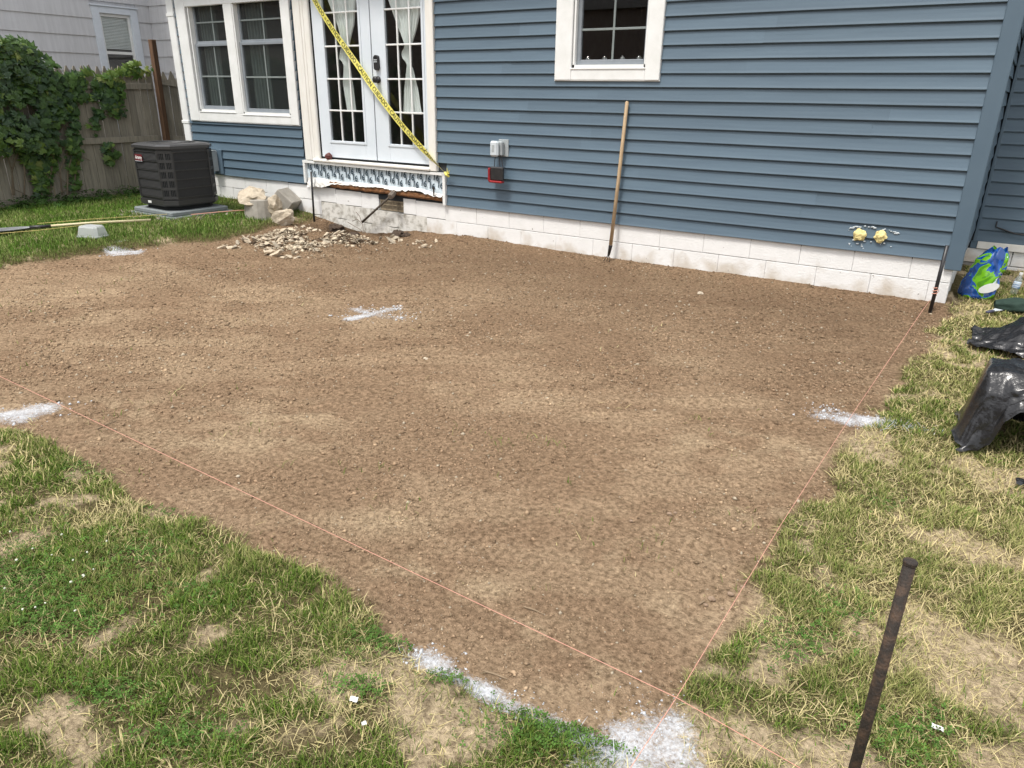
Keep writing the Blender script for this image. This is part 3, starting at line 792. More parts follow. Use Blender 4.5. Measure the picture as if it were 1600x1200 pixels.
# ---- flat print helper
DG = None
FONTC = {}
def text_mesh(s, size=1.0, bold=0.0, shear=0.0, xs=1.0):
    key = (s, bold, shear, xs)
    if key not in FONTC:
        cu = bpy.data.curves.new('lettering', 'FONT'); cu.body = s; cu.align_x = 'CENTER'; cu.align_y = 'CENTER'
        cu.offset = bold; cu.shear = shear; cu.resolution_u = 3; cu.size = 1.0
        o = bpy.data.objects.new('lettering', cu); COL.objects.link(o)
        dg = bpy.context.evaluated_depsgraph_get(); dg.update()
        me = bpy.data.meshes.new_from_object(o.evaluated_get(dg))
        FONTC[key] = ([(v.co.x * xs, v.co.y) for v in me.vertices], [tuple(p.vertices) for p in me.polygons])
        bpy.data.meshes.remove(me); bpy.data.objects.remove(o); bpy.data.curves.remove(cu)
    return FONTC[key]
tv, tf = text_mesh('16', bold=.03, xs=.95)
for r in range(2):
    for c_ in range(0, 19):
        cx = -8.12 + c_ * .133 + r * .066; cz = zl(cx, ZS + .335, ZS + .315) - r * .088 + (.012 if c_ % 2 else -.012)
        if not -8.14 < cx < -5.79: continue
        hb(MB().add([(cx + (x * .92 + y * .15) * .112, -.030, cz + (y - .20 * x) * .112) for x, y in tv], tf), 'printed_mark', M_NAVY)

# ---- things fixed to the wall
mb = MB().box(-10.15, -10.03, -.042, -.012, ZS + .10, ZS + .46, c=.004)
hb(mb, 'mounting_block', M_POST)
disc = empty('disconnect_box', (-10.20, -.05, ZS + .14)); tag(disc, 'small grey metal disconnect box on siding above the air conditioner pad', 'electrical box')
MB().box(-.075, .075, -.085, .008, .0, .30, c=.006).build('box_body', M_GREY, disc)
MB().box(-.080, .080, -.100, -.0855, .02, .302, c=.006).build('cover', M_GREY, disc)
MB().box(-.085, .085, -.112, -.02, .3025, .312, c=.003).build('rain_lip', M_GREY, disc)
MB().tube([(-.03, -.04, -.0), (-.03, -.045, -.06), (-.06, -.09, -.12), (-.16, -.16, -.16), (-.30, -.30, -.19), (-.38, -.50, -.20)], .017, 8).build('conduit', M_LGREY, disc, True)
outl = empty('outlet_cover', (-4.885, -.02, ZS + .72)); tag(outl, 'grey weatherproof outlet cover on the blue siding between french door and small window', 'outlet')
MB().box(-.03, .105, -.012, .006, -.085, .105, c=.004).build('back_plate', M_GREY, outl)
MB().box(-.055, .055, -.075, -.0125, -.075, .085, c=.012).build('cover_body', M_GREY, outl)
mb = MB().box(-.085, .030, -.125, -.078, -.085, .09, c=.020); mb.build('cover_lid', M_LGREY, outl)
MB().box(-.048, -.016, -.128, -.1255, -.03, .045).build('label_plate', M_GREY, outl)
chg = empty('battery_charger', (-4.86, -.05, ZS + .44)); tag(chg, 'red and black battery charger hanging by its cord under the outlet cover', 'charger')
mb = MB().box(-.095, .085, -.105, -.062, -.070, .085, c=.012); 
body = mb.build('charger_body', M_BLACK, chg)
MB().box(-.125, -.0955, -.110, -.030, -.085, .070, c=.010).box(-.118, .070, -.106, -.035, -.098, -.0705, c=.010).build('red_shell', M_RED, chg)
mb = MB().tube([(-.06, -.06, .08), (-.062, -.05, .16), (-.045, -.05, .215)], .005, 6)
mb.tube([(.02, -.06, .08), (.0, -.05, .15), (.012, -.05, .21)], .005, 6).tube([(.06, -.06, .08), (.035, -.045, .15), (.015, -.05, .215)], .005, 6)
mb.build('cord', M_BLACK, chg)
def lump(r, seed, amp=.35, sub=2, sq=(1, 1, 1)):
    bm = bmesh.new(); bmesh.ops.create_icosphere(bm, subdivisions=sub, radius=1)
    for v in bm.verts:
        k = 1 + amp * mnoise.noise(v.co * 1.6 + Vector((seed * 3.1, seed, 0))) + amp * .5 * mnoise.noise(v.co * 4 + Vector((seed, 0, seed)))
        v.co = Vector((v.co.x * r * sq[0], v.co.y * r * sq[1], v.co.z * r * sq[2])) * k
    me = bpy.data.meshes.new('lump'); bm.to_mesh(me); bm.free(); return me
for k, (u, v, lab) in enumerate([(1343, 367, 'left of two yellow foam plugs on the blue siding near the corner'), (1376, 369, 'right of two yellow foam plugs on the blue siding near the corner')]):
    p = pw(u, v, -.02); me = lump(.052, k + 3, .42, 3, (1, .55, 1)); me.materials.append(M_FOAM)
    o = link_mesh('foam_plug', me); o.location = (p[0], -.030, p[2]); tag(o, lab, 'foam plug', 'foam plugs in the siding')
mb = MB()
for i in range(46):                                     # smeared caulk round the plugs
    a = random.uniform(0.1, 2.9); x = -.80 - .21 * math.cos(a) + random.uniform(-.02, .02); zz = ZS + .175 + .055 * math.sin(a) + random.uniform(-.008, .006)
    if i > 30: x = random.uniform(-.98, -.62); zz = ZS + random.uniform(.03, .11)
    s_ = random.uniform(.002, .006)
    mb.box(x - s_ * 2, x + s_ * 2, -.0255, -.0150, zz - s_, zz + s_, c=.002)
tag(mb.build('caulk_smear', M_LGREY), 'thin pale caulk smears on the siding around the yellow foam plugs', 'caulk', kind='stuff')
p0 = pw(1558, 346, 2.17); p1 = pw(1566, 358, 2.17); p2 = pw(1585, 365, 2.16)
tag(MB().tube([p0, (p0 + p1) / 2 + np.array([-.03, -.01, -.02]), p1, p2, pw(1600, 367, 2.16), pw(1640, 372, 2.16)], .008, 6).build('black_cable', M_BLACK, None, True),
    'thin black cable drooping on the set-back wing siding', 'cable')
# ---- curtains and sill things
def curtain(name, lab, xc, y, widths, m, top, bot, folds=9, amp=.02, grp=None):
    """widths: list of (z, left, right)"""
    n = 60; zs_ = np.linspace(top, bot, 46); vs = []; fs = []
    W_ = sorted(widths); zz = [q[0] for q in W_]; lf = [q[1] for q in W_]; rt = [q[2] for q in W_]
    for z in zs_:
        a = np.interp(z, zz, lf); b = np.interp(z, zz, rt); k = (b - a)
        for i in range(n + 1):
            t = i / n
            vs.append((xc + a + k * t, y + min(amp, k * .12) * math.sin(t * folds * 2 * math.pi + .6 * math.sin(z * 3)) + .006 * mnoise.noise((t * 9, z * 4, 2)), z))
    for j in range(len(zs_) - 1):
        for i in range(n):
            a = j * (n + 1) + i; fs.append((a, a + 1, a + n + 2, a + n + 1))
    o = MB().add(vs, fs).build(name, m, None, True); tag(o, lab, 'curtain', grp); return o
def curt_rows(rows, y=.055):
    return [(float(pw(l, v, y)[2]), float(pw(l, v, y)[0]), float(pw(r_, v, y)[0])) for v, l, r_ in rows]
CW = [[(-60, 496, 556), (0, 511, 556), (40, 527, 553), (70, 534, 546), (80, 531, 545), (92, 530, 546), (99, 537, 545), (108, 537, 548), (130, 536, 552), (172, 543, 557)],
      [(-60, 598, 664), (0, 606, 660), (22, 614, 656), (50, 624, 650), (72, 633, 643), (82, 627, 641), (90, 628, 641), (99, 636, 641), (108, 635, 646), (140, 632, 654), (178, 631, 660)]]
for rows, lab in zip(CW, ('white tied curtain behind the left leaf of the french door', 'white tied curtain behind the right leaf of the french door')):
    rw = curt_rows(rows)
    curtain('curtain', lab, 0.0, .055, rw, M_CURT, max(q[0] for q in rw), min(q[0] for q in rw), 7, .014, grp='tied curtains in the french door')
curtain('curtain', 'sheer grey curtain inside the left half of the double window', -10.12, .14, [(3.1, -.26, .10), (1.4, -.22, .16)], M_SHEER, 3.1, 1.42, 6, .03)
curtain('curtain', 'sheer grey curtain inside the right half of the double window', -9.05, .14, [(3.1, -.30, .10), (1.4, -.24, .14)], M_SHEER, 3.1, 1.42, 6, .03)
M_JAR = glass_mat('jar_glass', tint=(.85, .88, .88), boost=2.5, rough=.05, film=.08)
hb(MB().box(-4.0, -3.1, .06, .20, ZS + 1.62, ZS + 1.645), 'inner_sill', M_WHITE)
for k, u in enumerate((919, 945, 973, 999)):
    p = pw(u, 84, .12); s_ = .028
    tag(MB().lathe([(.022, 0), (.025, .012), (.025, .034), (.014, .040), (.014, .048), (.006, .052)], 14, (p[0], .12, ZS + 1.646)).build('glass_jar', M_JAR, None, True),
        ['first', 'second', 'third', 'fourth'][k] + ' small glass jar from the left on the small window sill', 'jar', 'jars on the small window sill')

# ================================================================== CAUTION TAPE
TPX = [(484, -14), (496, 8), (521, 48), (545, 83), (571, 120), (595, 153), (622, 189), (648, 220), (676, 250), (698, 272)]
TP = np.array([pw(u, v, -.062 - .02 * i / 9) for i, (u, v) in enumerate(TPX)])
A = TP[0]; B = TP[-1]
TS = np.concatenate([[0], np.cumsum(np.linalg.norm(np.diff(TP, axis=0), axis=1))]); L_ = float(TS[-1])
def tape_c(s): return np.array([np.interp(s, TS, TP[:, k]) for k in range(3)])
def tape_pt(s, w_, off=0.0):
    t = s / L_; wid = 1.0
    c0 = tape_c(s); ex = tape_c(min(L_, s + .12)) - tape_c(max(0, s - .12)); ex /= np.linalg.norm(ex)
    nrm = np.array([0, -1.0, 0]); nrm = nrm - ex * (nrm @ ex); nrm /= np.linalg.norm(nrm); ev = np.cross(nrm, ex)
    if ev[2] < 0: ev = -ev
    if t > .88: wid = max(.22, 1 - (t - .88) / .12 * .85)
    tw = .12 * math.sin(t * 9 + .5) + (1.1 * max(0, t - .84) / .16)
    c_, s2 = math.cos(tw), math.sin(tw)
    return c0 + (ev * c_ + nrm * s2) * (w_ * wid) + nrm * .006 * math.sin(t * 14) + (nrm * c_ - ev * s2) * off
tape = empty('caution_tape', tuple(A)); tag(tape, 'yellow caution tape stretched diagonally across the french door', 'caution tape')
inv = Matrix.Translation(tuple(-A))
def tb(mb, name, m):
    o = mb.build(name, m, tape, False); o.matrix_parent_inverse = inv; return o
n = 90; vs = []; fs = []
TW = .078
for i in range(n + 1):
    for w_ in (-TW / 2, 0, TW / 2): vs.append(tape_pt(L_ * i / n, w_))
for i in range(n):
    for j in range(2): a = i * 3 + j; fs.append((a, a + 1, a + 4, a + 3))
tb(MB().add(vs, fs), 'ribbon', M_TAPE)
words = ['CUIDADO', 'CAUTION']
# word positions measured along the tape in the photograph
def spos(u, v):
    q = pw(u, v, -.07); return float(TS[0] + min(np.linspace(0, L_, 400), key=lambda s_: float(np.linalg.norm(tape_c(s_) - q))))
for wd, (u, v) in [('CUIDADO', (496, 8)), ('CAUTION', (521, 48)), ('CUIDADO', (544, 83)), ('CAUTION', (570, 120)), ('CUIDADO', (593, 153)), ('CAUTION', (621, 189)), ('CUIDADO', (647, 220)), ('CAUTION', (675, 250))]:
    s0 = spos(u, v)
    tv, tf = text_mesh(wd, bold=.012, xs=.80)
    sx = .31 / (max(x for x, y in tv) - min(x for x, y in tv)); sy = .052 / .7
    tb(MB().add([tape_pt(s0 + x * sx, y * sy, .0022) for x, y in tv], tf), 'lettering', M_INK)
for (u, v) in [(509, 28), (558, 101), (608, 171), (661, 235)]:
    s0 = spos(u, v); mb = MB()
    for a in range(3):
        q = [tape_pt(s0 - .016 + a * .012 + dx, dy, .0022) for dx, dy in ((0, -.016), (.007, -.016), (.007, .016), (0, .016))]; mb.add(q, [(0, 1, 2, 3)])
    tb(mb, 'small_mark', mat('tape_mark', (.30, .27, .06), rough=.6))
mb = MB()
for k, (dx, dz_) in enumerate([(.06, .05), (.03, .075), (.07, .02)]):
    mb.tube([B, B + np.array([dx * .6, -.01, dz_ * .5]), B + np.array([dx, -.02 - .01 * k, dz_])], [.012, .007, .003], 5)
mb.tube([B + np.array([-.03, 0, .02]), B + np.array([.0, -.01, -.01]), B + np.array([.02, .02, -.03])], .014, 6)
tb(mb, 'knot', M_TAPE)
p = pw(513, 243, -.05)
me = lump(.048, 5, .22, 3); me.materials.append(M_DKRED)
o = link_mesh('dark_red_lump', me); o.location = (p[0], -.045, ZS + .445 + .040); tag(o, 'small dark red rounded lump on the left end of the door sill', 'lump')

# ================================================================== AIR CONDITIONER
pc = (-9.58, -1.14); PR = math.radians(-2)
zpad = gz(*pc) - .01
padE = empty('equipment_pad', (pc[0], pc[1], zpad), PR); tag(padE, 'dark grey two-step equipment pad under the air conditioner', 'pad')
MB().box(-.50, .50, -.47, .47, -.04, .045, c=.01).build('lower_step', M_PADG, padE)
MB().box(-.465, .465, -.435, .435, .0455, .105, c=.012).build('upper_step', M_PADG, padE)
ac = empty('air_conditioner', (pc[0], pc[1], zpad + .105), PR); tag(ac, 'dark charcoal central air conditioner unit on its pad beside the fence', 'air conditioner')
H0, H1, HW, CH = .06, .80, .405, .13
def octo(h, c_, z): return [(h, -h + c_, z), (h, h - c_, z), (h - c_, h, z), (-h + c_, h, z), (-h, h - c_, z), (-h, -h + c_, z), (-h + c_, -h, z), (h - c_, -h, z)]
def ring(levels):
    vs = []; fs = []
    for h, c_, z in levels: vs += octo(h, c_, z)
    for i in range(len(levels) - 1):
        for k in range(8): fs.append((i * 8 + k, i * 8 + (k + 1) % 8, i * 8 + 8 + (k + 1) % 8, i * 8 + 8 + k))
    fs.append(tuple(range(7, -1, -1))); fs.append(tuple((len(levels) - 1) * 8 + k for k in range(8)))
    return MB().add(vs, fs)
ring([(.35, .12, .0), (.35, .12, .055)]).build('feet', M_DARK, ac)
ring([(HW - .01, CH, .0552), (HW + .008, CH, .075), (HW + .008, CH, .135)]).build('base_pan', M_AC, ac)
ring([(HW - .012, CH, .1352), (HW - .012, CH, H1)]).build('cabinet', M_AC, ac)
# four flat sides: framed grids of louvres, corners: slotted panels
for q in range(4):
    R_ = Matrix.Rotation(q * math.pi / 2, 3, 'Z')
    def rot(mb): mb.v = [tuple(R_ @ Vector(v)) for v in mb.v]; return mb
    hw = HW - CH
    g = MB()
    for i in range(6):
        zz = .17 + i * .118; g.box(-hw, hw, -HW - .004, -HW + .0115, zz - .005, zz + .005)
    for xx in (-hw + .008, hw - .008): g.box(xx - .012, xx + .012, -HW - .0055, -HW + .0115, .15, .775)
    rot(g).build('louvre_frame', M_AC, ac)
    g = MB()
    for i in range(5):
        for k in range(6):
            zz = .186 + i * .118 + k * .0155
            g.add([(-hw + .02, -HW + .0105, zz + .010), (hw - .02, -HW + .0105, zz + .010), (hw - .02, -HW + .002, zz), (-hw + .02, -HW + .002, zz)], [(0, 1, 2, 3)])
    rot(g).build('louvre', M_AC, ac)
    # corner between side q and q+1
    c45 = Matrix.Rotation(q * math.pi / 2 + math.pi / 4, 3, 'Z')
    dist = (2 * HW - CH) / math.sqrt(2); cw = CH / math.sqrt(2)
    g = MB()
    for zz in [.155 + i * .118 for i in range(6)]: g.box(-cw, cw, -dist - .003, -dist + .010, zz, zz + .036)
    for xx in (-cw + .004, 0, cw - .004): g.box(xx - .007, xx + .007, -dist - .0035, -dist + .010, .15, .775)
    for i in range(5):
        for k in range(8):
            xx = -cw + .02 + k * (2 * cw - .04) / 7; g.box(xx - .003, xx + .003, -dist - .002, -dist + .008, .192 + i * .118, .272 + i * .118)
    g.v = [tuple(c45 @ Vector(v)) for v in g.v]; g.build('corner_grille', M_AC, ac)
    g = MB(); g.box(-cw + .01, cw - .01, -dist + .0045, -dist + .0072, .16, .77); g.v = [tuple(c45 @ Vector(v)) for v in g.v]; g.build('corner_recess', M_DARK, ac)
# top cap with fan opening
lv = [(HW + .012, CH, H1 + .0005), (HW + .014, CH, H1 + .035), (HW - .02, CH, H1 + .055)]
vs = []; fs = []
for h, c_, z in lv: vs += octo(h, c_, z)
for i in range(2):
    for k in range(8): fs.append((i * 8 + k, i * 8 + (k + 1) % 8, i * 8 + 8 + (k + 1) % 8, i * 8 + 8 + k))
nr = 32; b0 = len(vs)
for r_, zz in ((.335, H1 + .066), (.315, H1 + .062), (.310, H1 + .01)):
    for k in range(nr): a = 2 * math.pi * (k + .5) / nr - math.pi / 4; vs.append((r_ * math.cos(a), r_ * math.sin(a), zz))
for k in range(8):
    o8 = 16 + k; nx8 = 16 + (k + 1) % 8
    a = k * 4; base = [b0 + (a + j) % nr for j in range(5)]
    fs.append((o8, nx8, base[4], base[3], base[2], base[1], base[0]))
for i in range(2):
    for k in range(nr): fs.append((b0 + i * nr + k, b0 + i * nr + (k + 1) % nr, b0 + (i + 1) * nr + (k + 1) % nr, b0 + (i + 1) * nr + k))
MB().add(vs, fs).build('top_cap', M_ACTOP, ac)
MB().lathe([(.309, 0), (.309, .004)], 32, (0, 0, H1 + .008)).build('fan_well', M_DARK, ac)
g = MB()
for r_ in (.06, .11, .16, .21, .26, .30):
    g.tube([(r_ * math.cos(a), r_ * math.sin(a), H1 + .052) for a in np.linspace(0, 2 * math.pi, 33)], .003, 4, False)
for a in np.linspace(0, math.pi, 5)[:-1]:
    g.tube([(-.312 * math.cos(a), -.312 * math.sin(a), H1 + .052), (.312 * math.cos(a), .312 * math.sin(a), H1 + .052)], .0035, 4)
g.build('fan_guard', M_AC, ac)
# name plate and sticker on the side facing the yard
bd = MB().box(-.245, -.07, -HW - .012, -HW - .0056, .63, .715, c=.003); bd = bd.build('name_plate', mat('badge_red', (.16, .02, .025), (.12, .015, .02), rough=.4), ac)
tv, tf = text_mesh('Airtemp', bold=.02, shear=.25, xs=.9)
sx = .165 / (max(x for x, y in tv) - min(x for x, y in tv))
MB().add([(-.157 + x * sx, -HW - .0128, .676 + y * .066) for x, y in tv], tf).build('lettering', M_WHITE, bd)
MB().box(-.245, -.07, -HW - .013, -HW - .0122, .627, .633).build('plate_rule', M_LGREY, bd)
MB().box(-.10, -.02, -HW - .011, -HW - .0085, .085, .115).build('sticker', M_WHITE, ac)
# pea gravel
mbv = []; mbf = []
ICO = None
def ico_base():
    bm = bmesh.new(); bmesh.ops.create_icosphere(bm, subdivisions=1, radius=1)
    V = np.array([v.co for v in bm.verts]); F = np.array([[v.index for v in f.verts] for f in bm.faces]); bm.free(); return V, F
IV, IF = ico_base()
OV = np.array([(1, 0, 0), (-1, 0, 0), (0, 1, 0), (0, -1, 0), (0, 0, 1), (0, 0, -1)], float)
OF = np.array([(0, 2, 4), (2, 1, 4), (1, 3, 4), (3, 0, 4), (2, 0, 5), (1, 2, 5), (3, 1, 5), (0, 3, 5)])
def pebbles(P, S, sq, jit, seed, IV=IV, IF=IF):
    """P (n,3), S (n,) -> V,F arrays of jittered 20 faced lumps (12 verts)"""
    r = np.random.default_rng(seed); n = len(P)
    V = np.repeat(IV[None], n, 0) * (1 + r.uniform(-jit, jit, (n, len(IV), 1)))
    sc = S[:, None] * np.stack([r.uniform(.75, 1.35, n), r.uniform(.65, 1.1, n), sq * r.uniform(.6, 1.1, n)], 1)
    V = V * sc[:, None, :]
    a = r.uniform(0, 6.283, n); t = r.uniform(-.5, .5, n)
    c_, s_ = np.cos(a)[:, None], np.sin(a)[:, None]; ct, st = np.cos(t)[:, None], np.sin(t)[:, None]
    x, y, z = V[..., 0], V[..., 1], V[..., 2]
    y, z = y * ct - z * st, y * st + z * ct
    x, y = x * c_ - y * s_, x * s_ + y * c_
    V = np.stack([x, y, z], -1) + P[:, None, :]
    F = IF[None] + (np.arange(n) * len(IV))[:, None, None]
    return V.reshape(-1, 3), F.reshape(-1, 3)
n = 900
ca, sa = math.cos(PR), math.sin(PR)
lx = rng.uniform(-.78, .80, n); ly = rng.uniform(-.80, .60, n)
k = (np.abs(lx) > .5) | (np.abs(ly) > .47)
lx, ly = lx[k], ly[k]; k = rng.random(len(lx)) < np.exp(-np.maximum(np.abs(lx) - .5, np.abs(ly) - .47).clip(0) / .12)
lx, ly = lx[k], ly[k]
wx, wy = pc[0] + lx * ca - ly * sa, pc[1] + lx * sa + ly * ca
PV, PF = pebbles(np.stack([wx, wy, gh(wx, wy) + .012], 1), rng.uniform(.010, .028, len(wx)), .7, .25, 4)
tag(link_mesh('gravel', np_mesh('gravel', PV, [PF], M_GRAVEL)), 'scattered pea gravel around the air conditioner pad', 'gravel', kind='stuff')

# ================================================================== STONES NEXT TO THE PAD
def at_ground(u, v): p = gpt(u, v); return p
p = at_ground(414, 352)
zg = gz(p[0], p[1]) - .03
pier = empty('concrete_pier', (p[0] - .27, p[1] + .18, zg)); tag(pier, 'grey tapered concrete pier block lying under the stones beside the air conditioner', 'concrete block')
mb = MB()
def frust(mb, a, b, h, z0=0, ox=0, oy=0, rz=0.0):
    vs = []
    for s_, z in ((a, z0), (b, z0 + h)):
        for sx, sy in ((-1, -1), (1, -1), (1, 1), (-1, 1)):
            x, y = sx * s_, sy * s_; vs.append((ox + x * math.cos(rz) - y * math.sin(rz), oy + x * math.sin(rz) + y * math.cos(rz), z))
    return mb.add(vs, [(3, 2, 1, 0), (4, 5, 6, 7), (0, 1, 5, 4), (1, 2, 6, 5), (2, 3, 7, 6), (3, 0, 4, 7)])
ringv = []
for a, z in ((.245, 0), (.24, .02), (.205, .30), (.19, .315)):
    ringv.append((a, z))
MB().lathe(ringv, 14).build('pier_body', M_CONC, pier)
def stone(name, loc, r, seed, sq, rot, lab, m=M_STONE, amp=.4, cat='stone', grp='stones piled beside the air conditioner'):
    me = lump(r, seed, amp, 3, sq); me.materials.append(m)
    o = link_mesh(name, me); o.location = loc; o.rotation_euler = rot; tag(o, lab, cat, grp); return o
b0_ = np.array([p[0] - .27, p[1] + .18, zg])
stone('pale_stone', b0_ + np.array([-.05, -.09, .345]), .18, 2, (1.05, .9, .42), (.5, .15, .3), 'pale flat stone resting on top of the grey pier block')
stone('pale_stone', b0_ + np.array([.23, .05, .20]), .14, 8, (.85, .7, 1.15), (.2, .3, .2), 'tan rounded stone standing against the right of the grey pier block')
stone('pale_stone', b0_ + np.array([.44, -.02, .075]), .15, 14, (1.15, .55, .75), (.2, -.5, .5), 'pale wedge shaped stone leaning on the ground right of the pier block')
sq = empty('square_block', tuple(b0_ + np.array([.05, .40, -.02])), math.radians(20)); tag(sq, 'tilted square concrete block behind the stones by the foundation', 'concrete block')
mb = MB().box(-.145, .145, -.15, .15, -.145, .145, c=.012)
Rm = Matrix.Rotation(math.radians(40), 3, 'Y') 
mb.v = [tuple(Rm @ Vector(v) + Vector((0, 0, .235))) for v in mb.v]
mb.build('block_body', M_CONC, sq)

# ================================================================== RUBBLE
RPX = np.array([(338, 388), (372, 372), (425, 364), (470, 354), (500, 352), (560, 366), (625, 372), (688, 377), (655, 390), (590, 394), (520, 399), (455, 402), (400, 394)], float)
def in_poly(x, y, Pg):
    ins = np.zeros(np.shape(x), bool); n = len(Pg)
    for i in range(n):
        a, b = Pg[i], Pg[(i + 1) % n]
        c_ = (a[1] > y) != (b[1] > y)
        with np.errstate(divide='ignore', invalid='ignore'): ins ^= c_ & (x < (b[0] - a[0]) * (y - a[1]) / (b[1] - a[1]) + a[0])
    return ins
RW = np.array([pg(u, v, .02)[:2] for u, v in RPX])
def sample_poly(Pg, n, r=rng):
    lo, hi = Pg.min(0), Pg.max(0); out = np.zeros((0, 2))
    while len(out) < n:
        q = r.uniform(lo, hi, (n * 2, 2)); out = np.concatenate([out, q[in_poly(q[:, 0], q[:, 1], Pg)]])
    return out[:n]
q = sample_poly(RW * 1.0 + (RW - RW.mean(0)) * .15, 11000); q = q[sst(-.25, .22, (fbm(q[:, 0], q[:, 1], 2.4, 4, 17) - .5) * 1.4 + .12 - .5 * ((q[:, 0] - RW[:, 0].mean()) / 1.7) ** 2 - .4 * ((q[:, 1] - RW[:, 1].mean()) / .55) ** 2) > rng.random(len(q))]
pile = .035 * sst(.42, .6, fbm(q[:, 0], q[:, 1], 3.0, 3, 15))
PV, PF = pebbles(np.c_[q, gh(q[:, 0], q[:, 1]) + .004 + pile * rng.random(len(q))], .0095 * np.exp(rng.normal(0, .55, len(q))), .55, .42, 5, OV, OF)
rc = np.array([.64, .54, .40]) * rng.uniform(.6, 1.2, len(q))[:, None]
dk = (rng.random(len(q)) < .12 + .4 * sst(.5, .6, fbm(q[:, 0], q[:, 1], 2.5, 2, 16)))[:, None]
rc = rc * (1 - dk) + np.array([.10, .07, .048]) * rng.uniform(.6, 1.5, len(q))[:, None] * dk
tag(link_mesh('rubble_crumbs', np_mesh('rubble_crumbs', PV, [PF], M_CLOD, np.repeat(rc, 6, 0))), 'crumbs of broken concrete and earth below the french door', 'rubble', kind='stuff')
chunk_me = []
for k in range(10):
    bm = bmesh.new(); bmesh.ops.create_icosphere(bm, subdivisions=2, radius=1); rr = random.Random(k)
    cuts = [(Vector((rr.gauss(0, 1), rr.gauss(0, 1), rr.gauss(0, 1))).normalized(), rr.uniform(.35, .75)) for _ in range(9)]
    for v in bm.verts:
        for nrm_, dd in cuts:
            e_ = v.co.dot(nrm_) - dd
            if e_ > 0: v.co -= nrm_ * e_
        v.co += Vector((rr.gauss(0, .03), rr.gauss(0, .03), rr.gauss(0, .03))); v.co.z *= .6; v.co.x *= 1.35
    me = bpy.data.meshes.new('chunk'); bm.to_mesh(me); bm.free(); me.materials.append([M_RUBBLE, M_RUBBLE, M_STONE][k % 3]); chunk_me.append(me)
q = sample_poly(RW, 700); q = q[(fbm(q[:, 0], q[:, 1], 2.4, 4, 17) > .44)][:210]
for k, (x, y) in enumerate(q):
    o = link_mesh('concrete_chunk', chunk_me[k % 10]); s_ = min(.080, .027 * math.exp(random.gauss(0, .50)))
    o.scale = (s_, s_ * random.uniform(.8, 1.2), s_ * random.uniform(.5, .9)); o.location = (x, y, gz(x, y) + s_ * .2 + .02 * random.random())
    o.rotation_euler = (random.uniform(-.7, .7), random.uniform(-.7, .7), random.uniform(0, 6.28))
    tag(o, 'cream chunk of broken concrete in the rubble below the french door', 'concrete chunk', 'broken concrete below the french door')
# dark lumps of wet earth in the hole
for k, (u, v, r_, lab) in enumerate([(541, 358, .10, 'largest dark damp earth lump in the hole under the french door'), (553, 362, .075, 'dark earth lump below the loose wires under the french door'), (530, 359, .06, 'small dark earth lump at the left end of the hole under the door'),
                                     (622, 366, .085, 'dark earth lump below the foundation vent'), (636, 369, .055, 'small dark earth lump right of the foundation vent at the ground')]):
    p = gpt(u, v); me = lump(r_, 40 + k, .5, 3, (1.2, .8, .6)); me.materials.append(mat('wet_earth', (.045, .03, .02), (.075, .05, .033), rough=.9, scale=20, bump=.6, bscale=60))
    o = link_mesh('earth_lump', me); o.location = (p[0], min(p[1], -.09), gz(p[0], min(p[1], -.09)) + r_ * .25)
    tag(o, lab, 'earth lump', 'earth lumps in the hole')
# loose wires
for k, P_ in enumerate([[(550, 346), (558, 342), (566, 350), (568, 360), (575, 366)], [(543, 347), (552, 352), (562, 358), (570, 366)], [(556, 331), (562, 338), (565, 347)]]):
    pts = [pw(u, v, -.10 - .03 * i) for i, (u, v) in enumerate(P_)]
    tag(MB().tube(pts, .0045, 5).build('loose_wire', M_WIRE, None, True), ['longest loose wire curling out of the hole under the door', 'lower loose wire bending over the rubble hole', 'short loose wire end beside the sledgehammer handle'][k], 'wire', 'loose wires under the door')
# sledgehammer leaning in the hole
ha = pw(566, 347, -.10); hb_ = pw(612, 305, -.10)
ham = empty('sledgehammer', tuple(ha)); tag(ham, 'dirty sledgehammer propped head up against the rotten board below the door', 'sledgehammer')
MB().tube([(0, 0, 0), (hb_ - ha) * .5, hb_ - ha], [.017, .015, .014], 8).build('handle', mat('dark_handle', (.055, .045, .035), (.09, .07, .05), rough=.7, scale=20, stretch=(5, 5, 5)), ham, True)
dv = (hb_ - ha); dv = dv / np.linalg.norm(dv); pv = np.array([-dv[2], 0, dv[0]])
hc = hb_ - ha + dv * .02
MB().tube([hc - pv * .03 - np.array([0, .07, 0]), hc - np.array([0, .045, 0]) - pv * .02, hc + np.array([0, .04, 0]) + pv * .02, hc + np.array([0, .06, 0]) + pv * .03], [.034, .040, .040, .034], 8).build('head', mat('dusty_iron', (.20, .165, .13), (.11, .09, .075), rough=.8, scale=30, bump=.5), ham)

# ================================================================== STAKES, LINES, TOOLS
def stake(name, base, top, r, m, lab, head=False, knots=None):
    e = empty(name, tuple(base)); tag(e, lab, 'stake', 'steel stakes holding the lines')
    v = np.array(top) - np.array(base)
    MB().tube([v * -.12, v * .5, v], r, 14).build('rod', m, e, True)
    if head:
        u_ = v / np.linalg.norm(v)
        MB().tube([v - u_ * .002, v + u_ * .004, v + u_ * .006], [r * 1.10, r * 1.14, r * 1.04], 16).build('flat_head', m, e)
    return e
st_b = gpt(1453, 488); st_t = px_(1472, 397, st_b[0] + .004)
st_t = np.array([st_b[0] + .01, st_b[1] + .01, .595])
stR = stake('steel_stake', st_b, st_t, .0155, M_BLACK, 'thin black stake at the right house corner with a pink line tied on')
kn = MB().tube([(.018 * math.cos(a), .018 * math.sin(a), .155 + .004 * a) for a in np.linspace(0, 18, 40)], .004, 5); kn.tube([(.015, -.01, .17), (.03, -.02, .2), (.02, -.03, .22)], .003, 4)
